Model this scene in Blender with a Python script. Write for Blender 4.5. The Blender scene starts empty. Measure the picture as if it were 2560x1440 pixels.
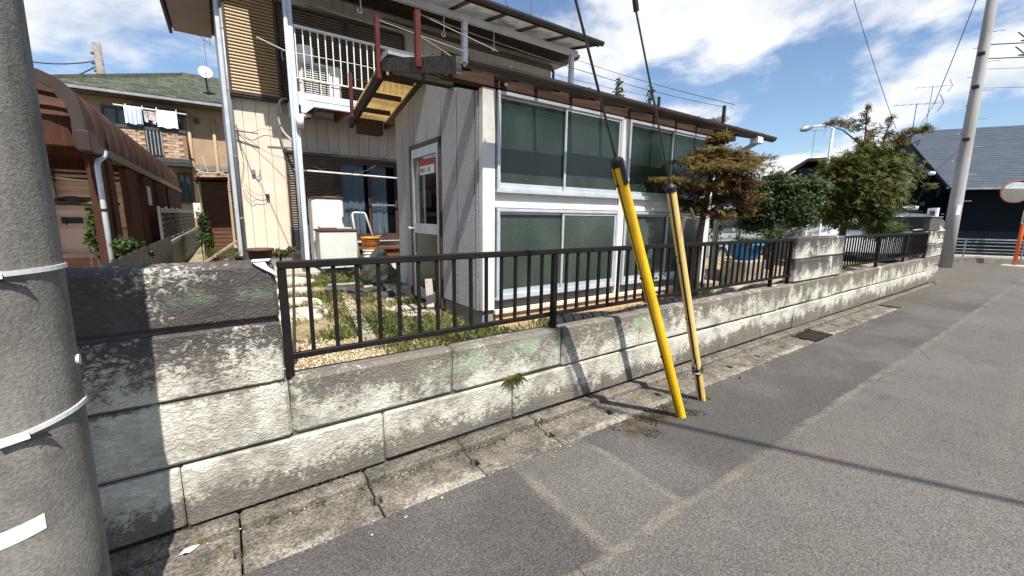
import bpy, math, random
import numpy as np
from mathutils import Vector, Matrix, noise as mnoise
random.seed(7)
RNG = np.random.default_rng(11)
R = math.radians
sc = bpy.context.scene
COL = sc.collection

# ------------------------------------------------------------------ camera, sky, sun, exposure
YAW, PITCH, ROLL = 0.608033732, -0.173624798, 0.0124109605
FPX = 1018.39
cf = np.array([math.sin(YAW)*math.cos(PITCH), math.cos(YAW)*math.cos(PITCH), math.sin(PITCH)])
cr = np.cross(cf, [0, 0, 1]); cr /= np.linalg.norm(cr); cu = np.cross(cr, cf)
c_r = math.cos(ROLL)*cr + math.sin(ROLL)*cu
c_u = -math.sin(ROLL)*cr + math.cos(ROLL)*cu
CAM = np.array([0.0, 0.0, 1.5])
cam = bpy.data.cameras.new('camera'); camo = bpy.data.objects.new('camera', cam); COL.objects.link(camo)
cam.sensor_fit = 'HORIZONTAL'; cam.sensor_width = 36.0; cam.lens = 36.0*FPX/2560.0
cam.clip_start = 0.05; cam.clip_end = 3000
mw = Matrix(((c_r[0], c_u[0], -cf[0], CAM[0]), (c_r[1], c_u[1], -cf[1], CAM[1]), (c_r[2], c_u[2], -cf[2], CAM[2]), (0, 0, 0, 1)))
camo.matrix_world = mw
sc.camera = camo
SUN = Vector((-0.11, -1.0, 1.55)).normalized()
el = math.asin(SUN.z); az = math.atan2(SUN.x, SUN.y)
world = bpy.data.worlds.new('World'); sc.world = world; world.use_nodes = True
sl = bpy.data.lights.new('sun', 'SUN'); so = bpy.data.objects.new('sun', sl); COL.objects.link(so)
sl.energy = 4.9; sl.angle = R(0.5); sl.color = (1.0, 0.955, 0.88)
so.rotation_euler = SUN.to_track_quat('Z', 'Y').to_euler(); so.location = (0, -10, 20)
sc.view_settings.view_transform = 'Standard'
try: sc.view_settings.look = 'None'
except Exception: pass
sc.view_settings.gamma = 1; sc.view_settings.use_curve_mapping = False
sc.view_settings.exposure = 0.84
def build_world():
    nt = world.node_tree; nt.nodes.clear(); L = nt.links
    nn = lambda t: nt.nodes.new(t)
    out = nn('ShaderNodeOutputWorld'); bg = nn('ShaderNodeBackground'); bg.inputs['Strength'].default_value = 0.086
    sky = nn('ShaderNodeTexSky'); sky.sky_type = 'NISHITA'; sky.sun_disc = False
    sky.sun_elevation = el; sky.sun_rotation = az; sky.air_density = 1.1; sky.dust_density = 0.25; sky.ozone_density = 4.0
    tc = nn('ShaderNodeTexCoord'); sep = nn('ShaderNodeSeparateXYZ'); L.new(tc.outputs['Generated'], sep.inputs[0])
    def m(op, a, b=None, c=None):
        x = nn('ShaderNodeMath'); x.operation = op
        for i, v in enumerate((a, b, c)):
            if v is None: continue
            if isinstance(v, (int, float)): x.inputs[i].default_value = v
            else: L.new(v, x.inputs[i])
        return x.outputs[0]
    zz = m('ADD', m('MAXIMUM', sep.outputs['Z'], 0.0), 0.22)
    comb = nn('ShaderNodeCombineXYZ')
    L.new(m('DIVIDE', sep.outputs['X'], zz), comb.inputs[0]); L.new(m('DIVIDE', sep.outputs['Y'], zz), comb.inputs[1])
    def nz(scale, det, rough, off, dist=0.0):
        mp = nn('ShaderNodeMapping'); L.new(comb.outputs[0], mp.inputs[0]); mp.inputs['Location'].default_value = off
        t = nn('ShaderNodeTexNoise'); L.new(mp.outputs[0], t.inputs['Vector']); t.inputs['Scale'].default_value = scale
        t.inputs['Detail'].default_value = det; t.inputs['Roughness'].default_value = rough; t.inputs['Distortion'].default_value = dist
        return t.outputs['Fac']
    big = nz(0.85, 8, 0.56, CLOUD_OFF, 0.35); wisp = nz(2.6, 7, 0.62, (9.1, 2.2, 0))
    v = m('ADD', m('MULTIPLY', big, 0.85), m('MULTIPLY', wisp, 0.17))
    mr = nn('ShaderNodeMapRange'); mr.interpolation_type = 'SMOOTHSTEP'
    L.new(v, mr.inputs[0]); mr.inputs[1].default_value = 0.482; mr.inputs[2].default_value = 0.57
    shade = nz(1.6, 5, 0.55, (3.3, 7.7, 0))
    cr2 = nn('ShaderNodeValToRGB'); L.new(shade, cr2.inputs[0])
    cr2.color_ramp.elements[0].position = 0.35; cr2.color_ramp.elements[0].color = (4.9, 5.15, 5.7, 1)
    cr2.color_ramp.elements[1].position = 0.62; cr2.color_ramp.elements[1].color = (8.0, 8.0, 8.1, 1)
    mx = nn('ShaderNodeMix'); mx.data_type = 'RGBA'
    L.new(m('MULTIPLY', mr.outputs[0], 0.93), mx.inputs[0]); L.new(sky.outputs[0], mx.inputs[6]); L.new(cr2.outputs[0], mx.inputs[7])
    L.new(mx.outputs[2], bg.inputs['Color']); L.new(bg.outputs[0], out.inputs['Surface'])
CLOUD_OFF = (0.4, 1.9, 0.0)
build_world()

# ------------------------------------------------------------------ measuring helpers (photo pixel on a known plane -> metres)
def ray(x, y): return c_r*(x-1280.06)/FPX - c_u*(y-720.28)/FPX + cf
def ony(x, y, Y): d = ray(x, y); return CAM + d*(Y/d[1])
def onx(x, y, X): d = ray(x, y); return CAM + d*(X/d[0])
def onz(x, y, Z): d = ray(x, y); return CAM + d*((Z-1.5)/d[2])
def far(x, y, D):
    d = ray(x, y); return CAM + d*(D/math.hypot(d[0], d[1]))

# ------------------------------------------------------------------ materials
class Nd:
    def __init__(s, name):
        s.m = bpy.data.materials.new(name); s.m.use_nodes = True
        s.t = s.m.node_tree; s.t.nodes.clear()
        s.out = s.n('ShaderNodeOutputMaterial'); s.p = s.n('ShaderNodeBsdfPrincipled')
        s.t.links.new(s.p.outputs[0], s.out.inputs['Surface'])
        s._pos = None
    def n(s, t): return s.t.nodes.new(t)
    def link(s, a, b): s.t.links.new(a, b)
    def set(s, sock, v):
        if isinstance(v, (int, float)): sock.default_value = v
        elif isinstance(v, tuple):
            sock.default_value = v if len(v) == len(sock.default_value) else (*v, 1)
        else: s.link(v, sock)
    def pos(s):
        if s._pos is None: s._pos = s.n('ShaderNodeNewGeometry').outputs['Position']
        return s._pos
    def sep(s):
        x = s.n('ShaderNodeSeparateXYZ'); s.link(s.pos(), x.inputs[0]); return x.outputs
    def vmul(s, v, k):
        x = s.n('ShaderNodeVectorMath'); x.operation = 'MULTIPLY'; s.link(v, x.inputs[0]); x.inputs[1].default_value = k; return x.outputs[0]
    def noise(s, scale, det=4, rough=.55, st=None, dist=0, vec=None):
        t = s.n('ShaderNodeTexNoise'); v = vec or s.pos()
        if st: v = s.vmul(v, st)
        s.link(v, t.inputs['Vector']); t.inputs['Scale'].default_value = scale; t.inputs['Detail'].default_value = det
        t.inputs['Roughness'].default_value = rough; t.inputs['Distortion'].default_value = dist
        return t.outputs['Fac']
    def voro(s, scale, feat='F1', st=None, out='Distance'):
        t = s.n('ShaderNodeTexVoronoi'); t.feature = feat; v = s.pos()
        if st: v = s.vmul(v, st)
        s.link(v, t.inputs['Vector']); t.inputs['Scale'].default_value = scale; return t.outputs[out]
    def wave(s, scale, dist=2, det=2, dsc=1.5, axis='X', st=None, kind='BANDS'):
        t = s.n('ShaderNodeTexWave'); t.wave_type = kind
        if kind == 'BANDS': t.bands_direction = axis
        v = s.pos()
        if st: v = s.vmul(v, st)
        s.link(v, t.inputs['Vector']); t.inputs['Scale'].default_value = scale; t.inputs['Distortion'].default_value = dist
        t.inputs['Detail'].default_value = det; t.inputs['Detail Scale'].default_value = dsc; return t.outputs['Fac']
    def math(s, op, a, b=None, c=None):
        x = s.n('ShaderNodeMath'); x.operation = op
        for i, v in enumerate((a, b, c)):
            if v is not None: s.set(x.inputs[i], v)
        return x.outputs[0]
    def mr(s, v, a, b, c=0., d=1., smooth=True):
        x = s.n('ShaderNodeMapRange')
        if smooth: x.interpolation_type = 'SMOOTHSTEP'
        s.set(x.inputs[0], v)
        for i, q in enumerate((a, b, c, d)): x.inputs[i+1].default_value = q
        return x.outputs[0]
    def band(s, v, a, b, w):
        return s.math('MULTIPLY', s.mr(v, a-w, a+w), s.mr(v, b-w, b+w, 1., 0.))
    def mix(s, f, a, b, mode='MIX'):
        x = s.n('ShaderNodeMix'); x.data_type = 'RGBA'; x.blend_type = mode
        s.set(x.inputs[0], f); s.set(x.inputs[6], a); s.set(x.inputs[7], b); return x.outputs[2]
    def ramp(s, f, stops, interp='LINEAR'):
        x = s.n('ShaderNodeValToRGB'); s.set(x.inputs[0], f); e = x.color_ramp.elements; x.color_ramp.interpolation = interp
        while len(e) < len(stops): e.new(.5)
        for i, (p, c) in enumerate(stops):
            e[i].position = p; e[i].color = (c, c, c, 1) if isinstance(c, (int, float)) else (*c, 1)
        return x.outputs[0]
    def rnd(s): return s.n('ShaderNodeObjectInfo').outputs['Random']
    def bump(s, h, strength, dist=.01):
        b = s.n('ShaderNodeBump'); b.inputs['Strength'].default_value = strength; b.inputs['Distance'].default_value = dist
        s.link(h, b.inputs['Height'])
        s.link(b.outputs[0], s.p.inputs['Normal']); return b
    def fin(s, col, rough=.6, metal=0., spec=.35):
        s.set(s.p.inputs['Base Color'], col); s.set(s.p.inputs['Roughness'], rough)
        s.p.inputs['Metallic'].default_value = metal; s.p.inputs['Specular IOR Level'].default_value = spec
        return s.m

def simple(name, c1, c2=None, sc_=4, rough=.65, metal=0., bump=0., bsc=60, var=.12, st=None, spec=.35, dirt=None, bd=.004, lo=.35, hi=.65):
    n = Nd(name)
    c2 = c2 or tuple(x*.78 for x in c1)
    col = n.mix(n.mr(n.noise(sc_, 6, .6, st), lo, hi), c1, c2)
    if dirt:
        dc, th, ds = dirt[:3]; dst = dirt[3] if len(dirt) > 3 else None
        col = n.mix(n.mr(n.noise(ds, 8, .65, dst), th, th+.1), col, dc)
    if var:
        v = n.math('ADD', n.math('MULTIPLY', n.rnd(), var), 1-var/2)
        hs = n.n('ShaderNodeHueSaturation'); n.link(col, hs.inputs['Color']); n.link(v, hs.inputs['Value']); col = hs.outputs[0]
    if bump: n.bump(n.noise(bsc, 5, .6, st), bump, bd)
    return n.fin(col, rough, metal, spec)

def m_oya():
    n = Nd('old_stone_block'); x, y, z = n.sep()
    fine = n.noise(38, 5, .65); mid = n.noise(5.5, 9, .68, (1, 1, 1)); big = n.noise(1.7, 4, .55)
    streak = n.noise(7, 6, .62, (1, 1, .16))
    pale = n.mix(n.mr(mid, .36, .62), (.64, .61, .52), (.47, .445, .38))
    zb = n.ramp(n.math('DIVIDE', z, 1.32), [(0., .95), (.07, .78), (.12, .65), (.17, .51), (.235, .27), (.268, .22), (.29, .42), (.36, .54), (.42, .62), (.48, .71), (.515, .74), (.522, .40), (.60, .50), (.66, .60), (.735, .68), (.75, .80), (.80, .87), (.86, .88), (.92, .76), (1., .74)])
    left = n.mr(x, .17, .2, 1., 0.)
    hi = n.mr(z, .655, .665)
    # the third course of the tall left end stayed pale
    pal3 = n.math('MULTIPLY', left, n.band(z, .36, .655, .015))
    zb = n.math('SUBTRACT', zb, n.math('MULTIPLY', pal3, .30))
    rgt = n.mr(x, 2.6, 6.5)
    zb = n.math('SUBTRACT', zb, n.math('MULTIPLY', rgt, .06))
    pier = n.math('ADD', .30, n.math('MULTIPLY', n.math('FRACT', n.math('DIVIDE', n.math('SUBTRACT', z, .68), .3015)), .34))
    pm = n.math('MULTIPLY', rgt, hi); zb = n.math('ADD', n.math('MULTIPLY', zb, n.math('SUBTRACT', 1., pm)), n.math('MULTIPLY', pier, pm))
    ns = n.math('ADD', n.math('MULTIPLY', mid, .66), n.math('ADD', n.math('MULTIPLY', streak, n.math('ADD', .14, n.math('MULTIPLY', rgt, .62))), n.math('MULTIPLY', big, .62)))
    ns = n.math('SUBTRACT', ns, n.math('ADD', .12, n.math('MULTIPLY', rgt, .18)))
    tl1 = n.noise(30, 4, .65, (1, 1, 1.5), 1.2); tri = n.math('MULTIPLY', n.math('ABSOLUTE', n.math('SUBTRACT', n.math('FRACT', n.math('ADD', n.math('MULTIPLY', x, 15.), n.math('MULTIPLY', n.noise(3.1, 3), 1.6))), .5)), .040)
    ph = n.math('ADD', n.math('ADD', z, tri), n.math('MULTIPLY', n.math('SUBTRACT', n.noise(19, 5, .65), .5), .085))
    hb = n.math('ADD', .5, n.math('MULTIPLY', n.math('SINE', n.math('MULTIPLY', ph, 410.)), .5))
    tool = n.math('ADD', n.math('MULTIPLY', n.math('MULTIPLY', hb, n.mr(n.noise(6, 4), .42, .62, .05, 1.)), .34), n.math('MULTIPLY', n.mr(tl1, .36, .64), .60))
    ns = n.math('ADD', ns, n.math('MULTIPLY', n.math('SUBTRACT', fine, .5), .50))
    ns = n.math('ADD', ns, n.math('MULTIPLY', n.math('SUBTRACT', tool, .5), .30))
    v = n.math('ADD', ns, zb)
    dk = n.mr(v, 1.04, 1.24)
    dkc = n.mix(n.mr(z, .6, 1.0), n.mix(n.mr(big, .4, .6), (.125, .112, .094), (.165, .142, .118)), (.046, .038, .039))
    col = n.mix(n.math('MULTIPLY', dk, .93), pale, dkc)
    dk2 = n.mr(n.math('ADD', n.math('MULTIPLY', mid, .5), n.math('MULTIPLY', n.noise(2.2, 6, .6, (1, 1, .6)), .6)),   .545, .70)
    col = n.mix(n.math('MULTIPLY', dk2, .55), col, (.15, .135, .118))
    gm = n.math('MULTIPLY', n.math('MULTIPLY', n.band(z, .50, .63, .045), n.band(x, 1.0, 3.6, .25)), n.mr(n.math('ADD', n.math('MULTIPLY', mid, .5), n.math('MULTIPLY', n.noise(2.6, 3, .5), .55)), .50, .60))
    gm2 = n.math('MULTIPLY', n.math('MULTIPLY', n.band(z, 1.10, 1.16, .03), left), n.mr(n.noise(6, 6, .6), .46, .60))
    gm3 = n.math('MULTIPLY', n.math('MULTIPLY', n.band(z, .42, .62, .06), n.mr(x, 4., 5.)), n.mr(n.noise(2.4, 6, .6), .57, .66))
    col = n.mix(n.math('MULTIPLY', gm, .8), col, (.37, .45, .31)); col = n.mix(n.math('MULTIPLY', gm2, .55), col, (.18, .24, .17)); col = n.mix(n.math('MULTIPLY', gm3, .7), col, (.46, .49, .30))
    chip = n.mr(n.noise(3.3, 8, .7), .68, .70)
    col = n.mix(n.math('MULTIPLY', chip, .55), col, (.62, .60, .55))
    col = n.mix(n.math('MULTIPLY', n.mr(tool, .15, .5, 1., 0.), .34), col, n.mix(.5, col, (.05, .043, .038)))
    h = n.math('ADD', n.math('MULTIPLY', tool, .8), n.math('ADD', n.math('MULTIPLY', fine, .7), n.math('MULTIPLY', mid, .5)))
    n.bump(h, .9, .009)
    return n.fin(col, .93, 0, .2)

def m_asphalt():
    n = Nd('asphalt'); x, y, z = n.sep()
    g1 = n.noise(120, 4, .75); g2 = n.voro(135, 'F1', None, 'Color'); big = n.noise(.55, 5, .6); mid = n.noise(3.2, 7, .65)
    sc2 = n.n('ShaderNodeSeparateColor'); n.link(g2, sc2.inputs[0])
    wob = n.math('MULTIPLY', n.math('SUBTRACT', n.noise(2.3, 4, .6), .5), .10)
    wob2 = n.math('MULTIPLY', n.math('SUBTRACT', n.noise(14, 4, .6), .5), .035)
    yy = n.math('ADD', n.math('ADD', y, wob), wob2); xx = n.math('ADD', n.math('ADD', x, wob), wob2)
    strip = n.math('MULTIPLY', n.mr(yy, 1.03, 1.07), n.mr(x, 11, 14, 1., 0.))
    patch = n.band(xx, 1.30, 1.88, .012)
    strip = n.math('MULTIPLY', strip, n.math('SUBTRACT', 1., patch))
    c = n.mix(strip, (.124, .112, .101), (.076, .071, .066))
    seam = n.band(yy, 1.028, 1.078, .008)
    seam = n.math('MULTIPLY', seam, n.mr(x, .3, 1.1))
    sA = n.math('MULTIPLY', n.band(xx, 1.275, 1.345, .012), n.band(yy, 1.06, 1.74, .05))
    sB = n.math('MULTIPLY', n.band(xx, 1.845, 1.905, .012), n.band(yy, 1.06, 1.72, .05))
    y3 = n.math('ADD', yy, n.math('MULTIPLY', x, -.03))
    sC = n.math('MULTIPLY', n.band(y3, .02, .075, .03), .25)
    sm = n.math('MAXIMUM', n.math('MAXIMUM', seam, sC), n.math('MAXIMUM', sA, sB))
    c = n.mix(n.math('MULTIPLY', n.math('MULTIPLY', sm, .66), n.mr(n.noise(5, 5, .6), .28, .58)), c, (.20, .18, .135))
    c = n.mix(n.math('MULTIPLY', n.mr(mid, .42, .66), .35), c, (.085, .080, .078))
    c = n.mix(n.math('MULTIPLY', n.mr(big, .45, .62), .55), c, (.15, .138, .127)); c = n.mix(n.math('MULTIPLY', n.mr(n.noise(1.3, 8, .7, (.6, 1, 1)), .55, .66), .55), c, (.066, .062, .058))
    dirt = n.math('MULTIPLY', n.math('MULTIPLY', n.mr(x, 9.2, 10.), n.mr(yy, 1.2, 2.1)), n.mr(n.noise(6, 6, .65, (1, .5, 1)), .35, .6))
    c = n.mix(n.math('MULTIPLY', dirt, .7), c, (.10, .085, .055))
    crk0 = n.math('MULTIPLY', n.mr(n.voro(.9, 'DISTANCE_TO_EDGE'), .0, .005, 1., 0.), n.mr(n.noise(.8, 3), .54, .58))
    moss = n.math('MULTIPLY', n.math('MULTIPLY', n.band(x, 2.15, 2.85, .1), n.mr(y, 1.60, 1.72)), n.mr(n.noise(11, 5, .6), .49, .56))
    c = n.mix(moss, c, (.060, .044, .016))
    k = n.math('ADD', .48, n.math('MULTIPLY', n.mr(g1, .36, .64, 0, 1, False), .85))
    k = n.math('MULTIPLY', k, n.math('ADD', .68, n.math('MULTIPLY', sc2.outputs[0], .66)))
    hs = n.n('ShaderNodeHueSaturation'); n.link(c, hs.inputs['Color']); n.link(k, hs.inputs['Value'])
    col = hs.outputs[0]
    col = n.mix(n.math('MULTIPLY', crk0, .8), col, (.02, .02, .02)); wp = n.mr(n.voro(23), .035, .06, 1., 0.); col = n.mix(n.math('MULTIPLY', wp, .55), col, (.45, .43, .39))
    crk = n.math('MULTIPLY', n.mr(n.voro(.9, 'DISTANCE_TO_EDGE'), .0, .006, 1., 0.), n.mr(n.noise(.8, 3), .52, .58))
    n.bump(n.math('ADD', g1, n.math('MULTIPLY', sc2.outputs[0], .7)), .6, .006)
    return n.fin(col, .9, 0, .25)

def m_gutter():
    n = Nd('gutter_concrete'); x, y, z = n.sep()
    f = n.noise(75, 4, .7); mid = n.noise(6, 8, .65); big = n.noise(1.6, 4)
    c = n.mix(n.mr(mid, .35, .65), (.165, .148, .122), (.085, .077, .064))
    c = n.mix(n.math('MULTIPLY', n.mr(n.noise(4, 7, .7), .54, .66), n.mr(y, 1.88, 2.0, .7, .05)), c, (.36, .335, .28))
    edge = n.math('MULTIPLY', n.mr(n.math('ADD', y, n.math('MULTIPLY', n.math('SUBTRACT', mid, .5), .12)), 1.89, 1.93, 1., 0.), n.mr(big, .46, .60))
    c = n.mix(n.math('MULTIPLY', edge, .6), c, (.33, .305, .25))
    c = n.mix(n.math('MULTIPLY', n.mr(n.noise(9, 6, .6), .6, .68), .7), c, (.11, .085, .03))
    k = n.math('ADD', .35, n.math('MULTIPLY', n.mr(f, .34, .66, 0, 1, False), 1.3))
    hs = n.n('ShaderNodeHueSaturation'); n.link(c, hs.inputs['Color']); n.link(k, hs.inputs['Value'])
    n.bump(f, .6, .006); return n.fin(hs.outputs[0], .92, 0, .2)

def m_pole():
    n = Nd('pole_concrete'); x, y, z = n.sep()
    f = n.noise(120, 3, .7); mid = n.noise(7, 8, .65, (1, 1, .6)); spot = n.mr(n.voro(11), .05, .075, 1., 0.)
    c = n.mix(n.mr(mid, .35, .65), (.21, .197, .173), (.14, .131, .116)); c = n.mix(n.math('MULTIPLY', n.mr(n.noise(9, 6, .65, (1, 1, .08)), .5, .66), .45), c, (.085, .08, .072))
    c = n.mix(n.math('MULTIPLY', n.mr(n.noise(3, 7, .7), .52, .64), .5), c, (.20, .19, .172))
    c = n.mix(n.math('MULTIPLY', spot, .6), c, (.07, .065, .06))
    c = n.mix(n.math('MULTIPLY', n.mr(n.voro(37), .06, .10, 1., 0.), .5), c, (.32, .305, .28)); c = n.mix(n.math('MULTIPLY', n.mr(n.voro(29, 'F1', (1, 1, 1.6)), .05, .085, 1., 0.), .6), c, (.06, .056, .05)); k = n.math('ADD', .72, n.math('MULTIPLY', n.mr(f, .3, .7, 0, 1, False), .56))
    hs = n.n('ShaderNodeHueSaturation'); n.link(c, hs.inputs['Color']); n.link(k, hs.inputs['Value'])
    n.bump(n.math('ADD', f, mid), .5, .005); return n.fin(hs.outputs[0], .85, 0, .25)

def m_frost(nm='frosted_green_glass', c1=(.008, .018, .013), c2=(.026, .043, .033)):
    n = Nd(nm)
    v = n.voro(62, 'SMOOTH_F1'); big = n.noise(1.3, 4, .55, (1, 1, .6))
    c = n.mix(n.mr(big, .35, .65), c1, c2)
    n.bump(n.math('ADD', v, n.math('MULTIPLY', n.noise(90, 2), .3)), .35, .005)
    n.p.inputs['Coat Weight'].default_value = .0
    return n.fin(c, .20, 0, .45)

def m_stucco():
    n = Nd('swirl_stucco_panel')
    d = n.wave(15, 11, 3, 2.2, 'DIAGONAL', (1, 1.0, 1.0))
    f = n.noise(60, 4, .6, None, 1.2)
    c = n.mix(n.mr(n.noise(2, 6), .35, .65), (.86, .87, .89), (.81, .82, .84)); c = n.mix(n.mr(d, .30, .55, .26, 0.), c, (.36, .365, .38))  # swirl crevices darkened in the colour, standing in for relief shade
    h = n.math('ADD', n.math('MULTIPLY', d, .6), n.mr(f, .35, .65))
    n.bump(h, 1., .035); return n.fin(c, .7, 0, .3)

def m_wood(name, a, b, sc_=3, st=(.5, 9, 9), rough=.85, bump=.5):
    n = Nd(name)
    g = n.noise(sc_, 8, .68, st, 1.6); g2 = n.noise(sc_*3.5, 5, .6, st)
    c = n.mix(n.mr(n.math('ADD', n.math('MULTIPLY', g, .7), n.math('MULTIPLY', g2, .3)), .38, .62), a, b)
    n.bump(g, bump, .008); return n.fin(c, rough, 0, .2)

def m_frp(name, col, trans=.7, rough=.45, direct=.55):
    n = Nd(name)
    c = n.mix(n.mr(n.noise(3, 6, .6), .4, .65), col, tuple(q*.72 for q in col))
    n.fin(c, rough, 0, .4)
    tr = n.n('ShaderNodeBsdfTranslucent'); n.set(tr.inputs[0], c)
    tp = n.n('ShaderNodeBsdfTransparent'); n.set(tp.inputs[0], c)
    a = n.n('ShaderNodeMixShader'); a.inputs[0].default_value = direct; n.link(tr.outputs[0], a.inputs[1]); n.link(tp.outputs[0], a.inputs[2])
    b = n.n('ShaderNodeMixShader'); b.inputs[0].default_value = trans; n.link(n.p.outputs[0], b.inputs[1]); n.link(a.outputs[0], b.inputs[2])
    n.link(b.outputs[0], n.out.inputs['Surface']); return n.m

def m_leaf(name, a, b, tr=.4):
    n = Nd(name)
    c = n.mix(n.mr(n.noise(9, 3, .6), .35, .65), a, b); n.fin(c, .55, 0, .3)
    t = n.n('ShaderNodeBsdfTranslucent'); n.set(t.inputs[0], n.mix(.5, c, tuple(min(1, q*1.7) for q in a)))
    x = n.n('ShaderNodeMixShader'); x.inputs[0].default_value = tr; n.link(n.p.outputs[0], x.inputs[1]); n.link(t.outputs[0], x.inputs[2])
    n.link(x.outputs[0], n.out.inputs['Surface']); return n.m

def m_clear(name, tint, refl=.18, dark=(.01, .012, .014)):
    n = Nd(name); n.fin(dark, .04, 0, .5)
    tp = n.n('ShaderNodeBsdfTransparent'); tp.inputs[0].default_value = (*tint, 1)
    gl = n.n('ShaderNodeBsdfGlossy'); gl.inputs['Roughness'].default_value = .02
    fr = n.n('ShaderNodeFresnel'); fr.inputs[0].default_value = 1.5
    f2 = n.math('MULTIPLY', fr.outputs[0], refl*3)
    x = n.n('ShaderNodeMixShader'); n.link(f2, x.inputs[0]); n.link(tp.outputs[0], x.inputs[1]); n.link(gl.outputs[0], x.inputs[2])
    n.link(x.outputs[0], n.out.inputs['Surface']); return n.m

def m_garden():
    n = Nd('garden_soil'); f = n.noise(55, 5, .7); mid = n.noise(2.6, 7, .65)
    c = n.mix(n.mr(mid, .38, .62), (.31, .245, .155), (.19, .16, .085)); c = n.mix(n.mr(n.noise(16, 5, .7), .5, .62), c, (.33, .27, .18))
    k = n.math('ADD', .6, n.math('MULTIPLY', f, .8)); hs = n.n('ShaderNodeHueSaturation'); n.link(c, hs.inputs['Color']); n.link(k, hs.inputs['Value'])
    n.bump(f, .8, .015); return n.fin(hs.outputs[0], .95, 0, .15)

M = {}
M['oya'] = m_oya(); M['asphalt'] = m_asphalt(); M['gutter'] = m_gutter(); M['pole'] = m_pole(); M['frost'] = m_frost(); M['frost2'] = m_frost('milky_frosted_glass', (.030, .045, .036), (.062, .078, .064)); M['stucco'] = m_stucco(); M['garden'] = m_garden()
M['mortar'] = simple('dark_mortar', (.10, .09, .075), (.045, .04, .035), 9, .95)
M['soil'] = simple('dark_soil', (.055, .045, .035), (.03, .025, .02), 12, .95, bump=.6)
M['iron'] = simple('black_iron_paint', (.007, .0065, .0065), (.012, .010, .009), 14, .55, 0, .3, 90, .1, dirt=((.06, .014, .009), .66, 13), spec=.18)
M['steel_w'] = simple('pale_blue_white_paint', (.56, .61, .66), (.47, .52, .57), 3, .5, dirt=((.20, .13, .08), .66, 7, (1, 1, .4)))
M['white'] = simple('white_paint', (.66, .64, .60), (.56, .54, .50), 4, .55, dirt=((.42, .38, .31), .66, 5, (1, 1, .5)))
M['cream'] = simple('cream_siding', (.62, .545, .44), (.56, .49, .395), 1.2, .6, 0, .15, 130, .05, dirt=((.40, .33, .25), .68, 4, (1, 1, .25)))
M['greige'] = simple('weathered_siding', (.50, .45, .385), (.43, .385, .33), 1.4, .65, 0, .15, 130, .06)
M['alum'] = simple('grey_aluminium', (.50, .53, .56), (.42, .45, .48), 5, .42, .25, var=.06)
M['alum_d'] = simple('dark_grey_aluminium', (.20, .215, .23), (.16, .17, .185), 5, .45, .2)
M['brown'] = simple('dark_brown_sash', (.062, .036, .025), (.042, .026, .019), 5, .5)
M['slat'] = simple('bronze_shutter_slat', (.34, .235, .115), (.29, .20, .10), 3, .45, 0, 0, 60, .05)
M['slat_d'] = simple('dark_shutter_slat', (.125, .098, .070), (.10, .078, .056), 3, .5, 0, 0, 60, .06)
M['black'] = simple('black_plastic', (.012, .012, .013), (.02, .02, .021), 6, .45)
M['fascia_d'] = simple('dark_brown_gutter', (.055, .038, .030), (.038, .027, .022), 4, .5, dirt=((.16, .09, .05), .66, 8))
M['wood_d'] = m_wood('weathered_dark_timber', (.045, .034, .027), (.018, .014, .012))
M['wood_m'] = m_wood('weathered_brown_beam', (.085, .045, .030), (.030, .018, .013), 2.2)
M['wood_g'] = m_wood('silver_grey_timber', (.085, .078, .068), (.020, .018, .016), 3)
M['wood_r'] = m_wood('flaking_red_timber', (.11, .024, .018), (.055, .016, .013), 3, (6, 6, .8))
M['plank'] = m_wood('bare_plank', (.30, .24, .17), (.20, .16, .11), 3)
M['frp_y'] = m_frp('amber_corrugated_sheet', (.72, .49, .20), .56)
M['frp_c'] = m_frp('milky_clear_sheet', (.95, .94, .91), .90, .4, .88)
M['frp_w'] = m_frp('white_soffit_sheet', (.74, .73, .71), .28)
M['frp_b'] = m_frp('smoked_brown_sheet', (.21, .115, .09), .60, .3)
M['roof_g'] = simple('grey_slate', (.17, .155, .14), (.11, .10, .09), 5, .85, 0, .4, 40, .2, dirt=((.28, .26, .22), .60, 6))
M['roof_d'] = simple('dark_roof', (.04, .038, .037), (.03, .028, .027), 3, .6)
M['soffit'] = simple('dirty_soffit', (.135, .112, .092), (.10, .085, .07), 2, .8)
M['soffit_l'] = simple('mauve_grey_soffit', (.36, .31, .29), (.32, .28, .26), 2, .8)
M['conc'] = simple('pale_concrete', (.42, .385, .325), (.31, .285, .24), 3, .9, 0, .4, 80, .08, dirt=((.17, .15, .12), .62, 5))
M['conc_d'] = simple('grey_concrete', (.21, .20, .185), (.15, .143, .13), 3, .9, 0, .4, 80, .08, dirt=((.09, .085, .075), .6, 5))
M['tile'] = simple('tan_base_tile', (.56, .36, .20), (.48, .32, .19), 7, .7, dirt=((.34, .27, .2), .6, 6))
M['yellow'] = simple('yellow_guard_plastic', (.80, .47, .012), (.70, .40, .012), 6, .45, 0, .15, 120, .0, (1, 1, .5), .45, ((.56, .33, .03), .56, 13, (1, 1, .3)))
M['yel_f'] = simple('faded_yellow_plastic', (.66, .50, .20), (.58, .40, .11), 3, .5, 0, .15, 120, .0, (1, 1, .4), .4, ((.34, .27, .14), .54, 11, (1, 1, .25)))
M['wire'] = simple('steel_strand', (.12, .12, .115), (.07, .07, .068), 30, .5, .5)
M['wire_k'] = simple('black_cable', (.02, .02, .02), (.03, .03, .03), 30, .5)
M['band'] = simple('white_band', (.72, .72, .70), (.60, .60, .58), 9, .4)
M['galv'] = simple('galvanised_steel', (.30, .315, .325), (.22, .235, .245), 4, .5, .4)
M['pole2'] = simple('pale_pole_concrete', (.36, .355, .34), (.27, .265, .255), 2, .8, 0, .2, 80, .0, (1, 1, .3))
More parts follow.
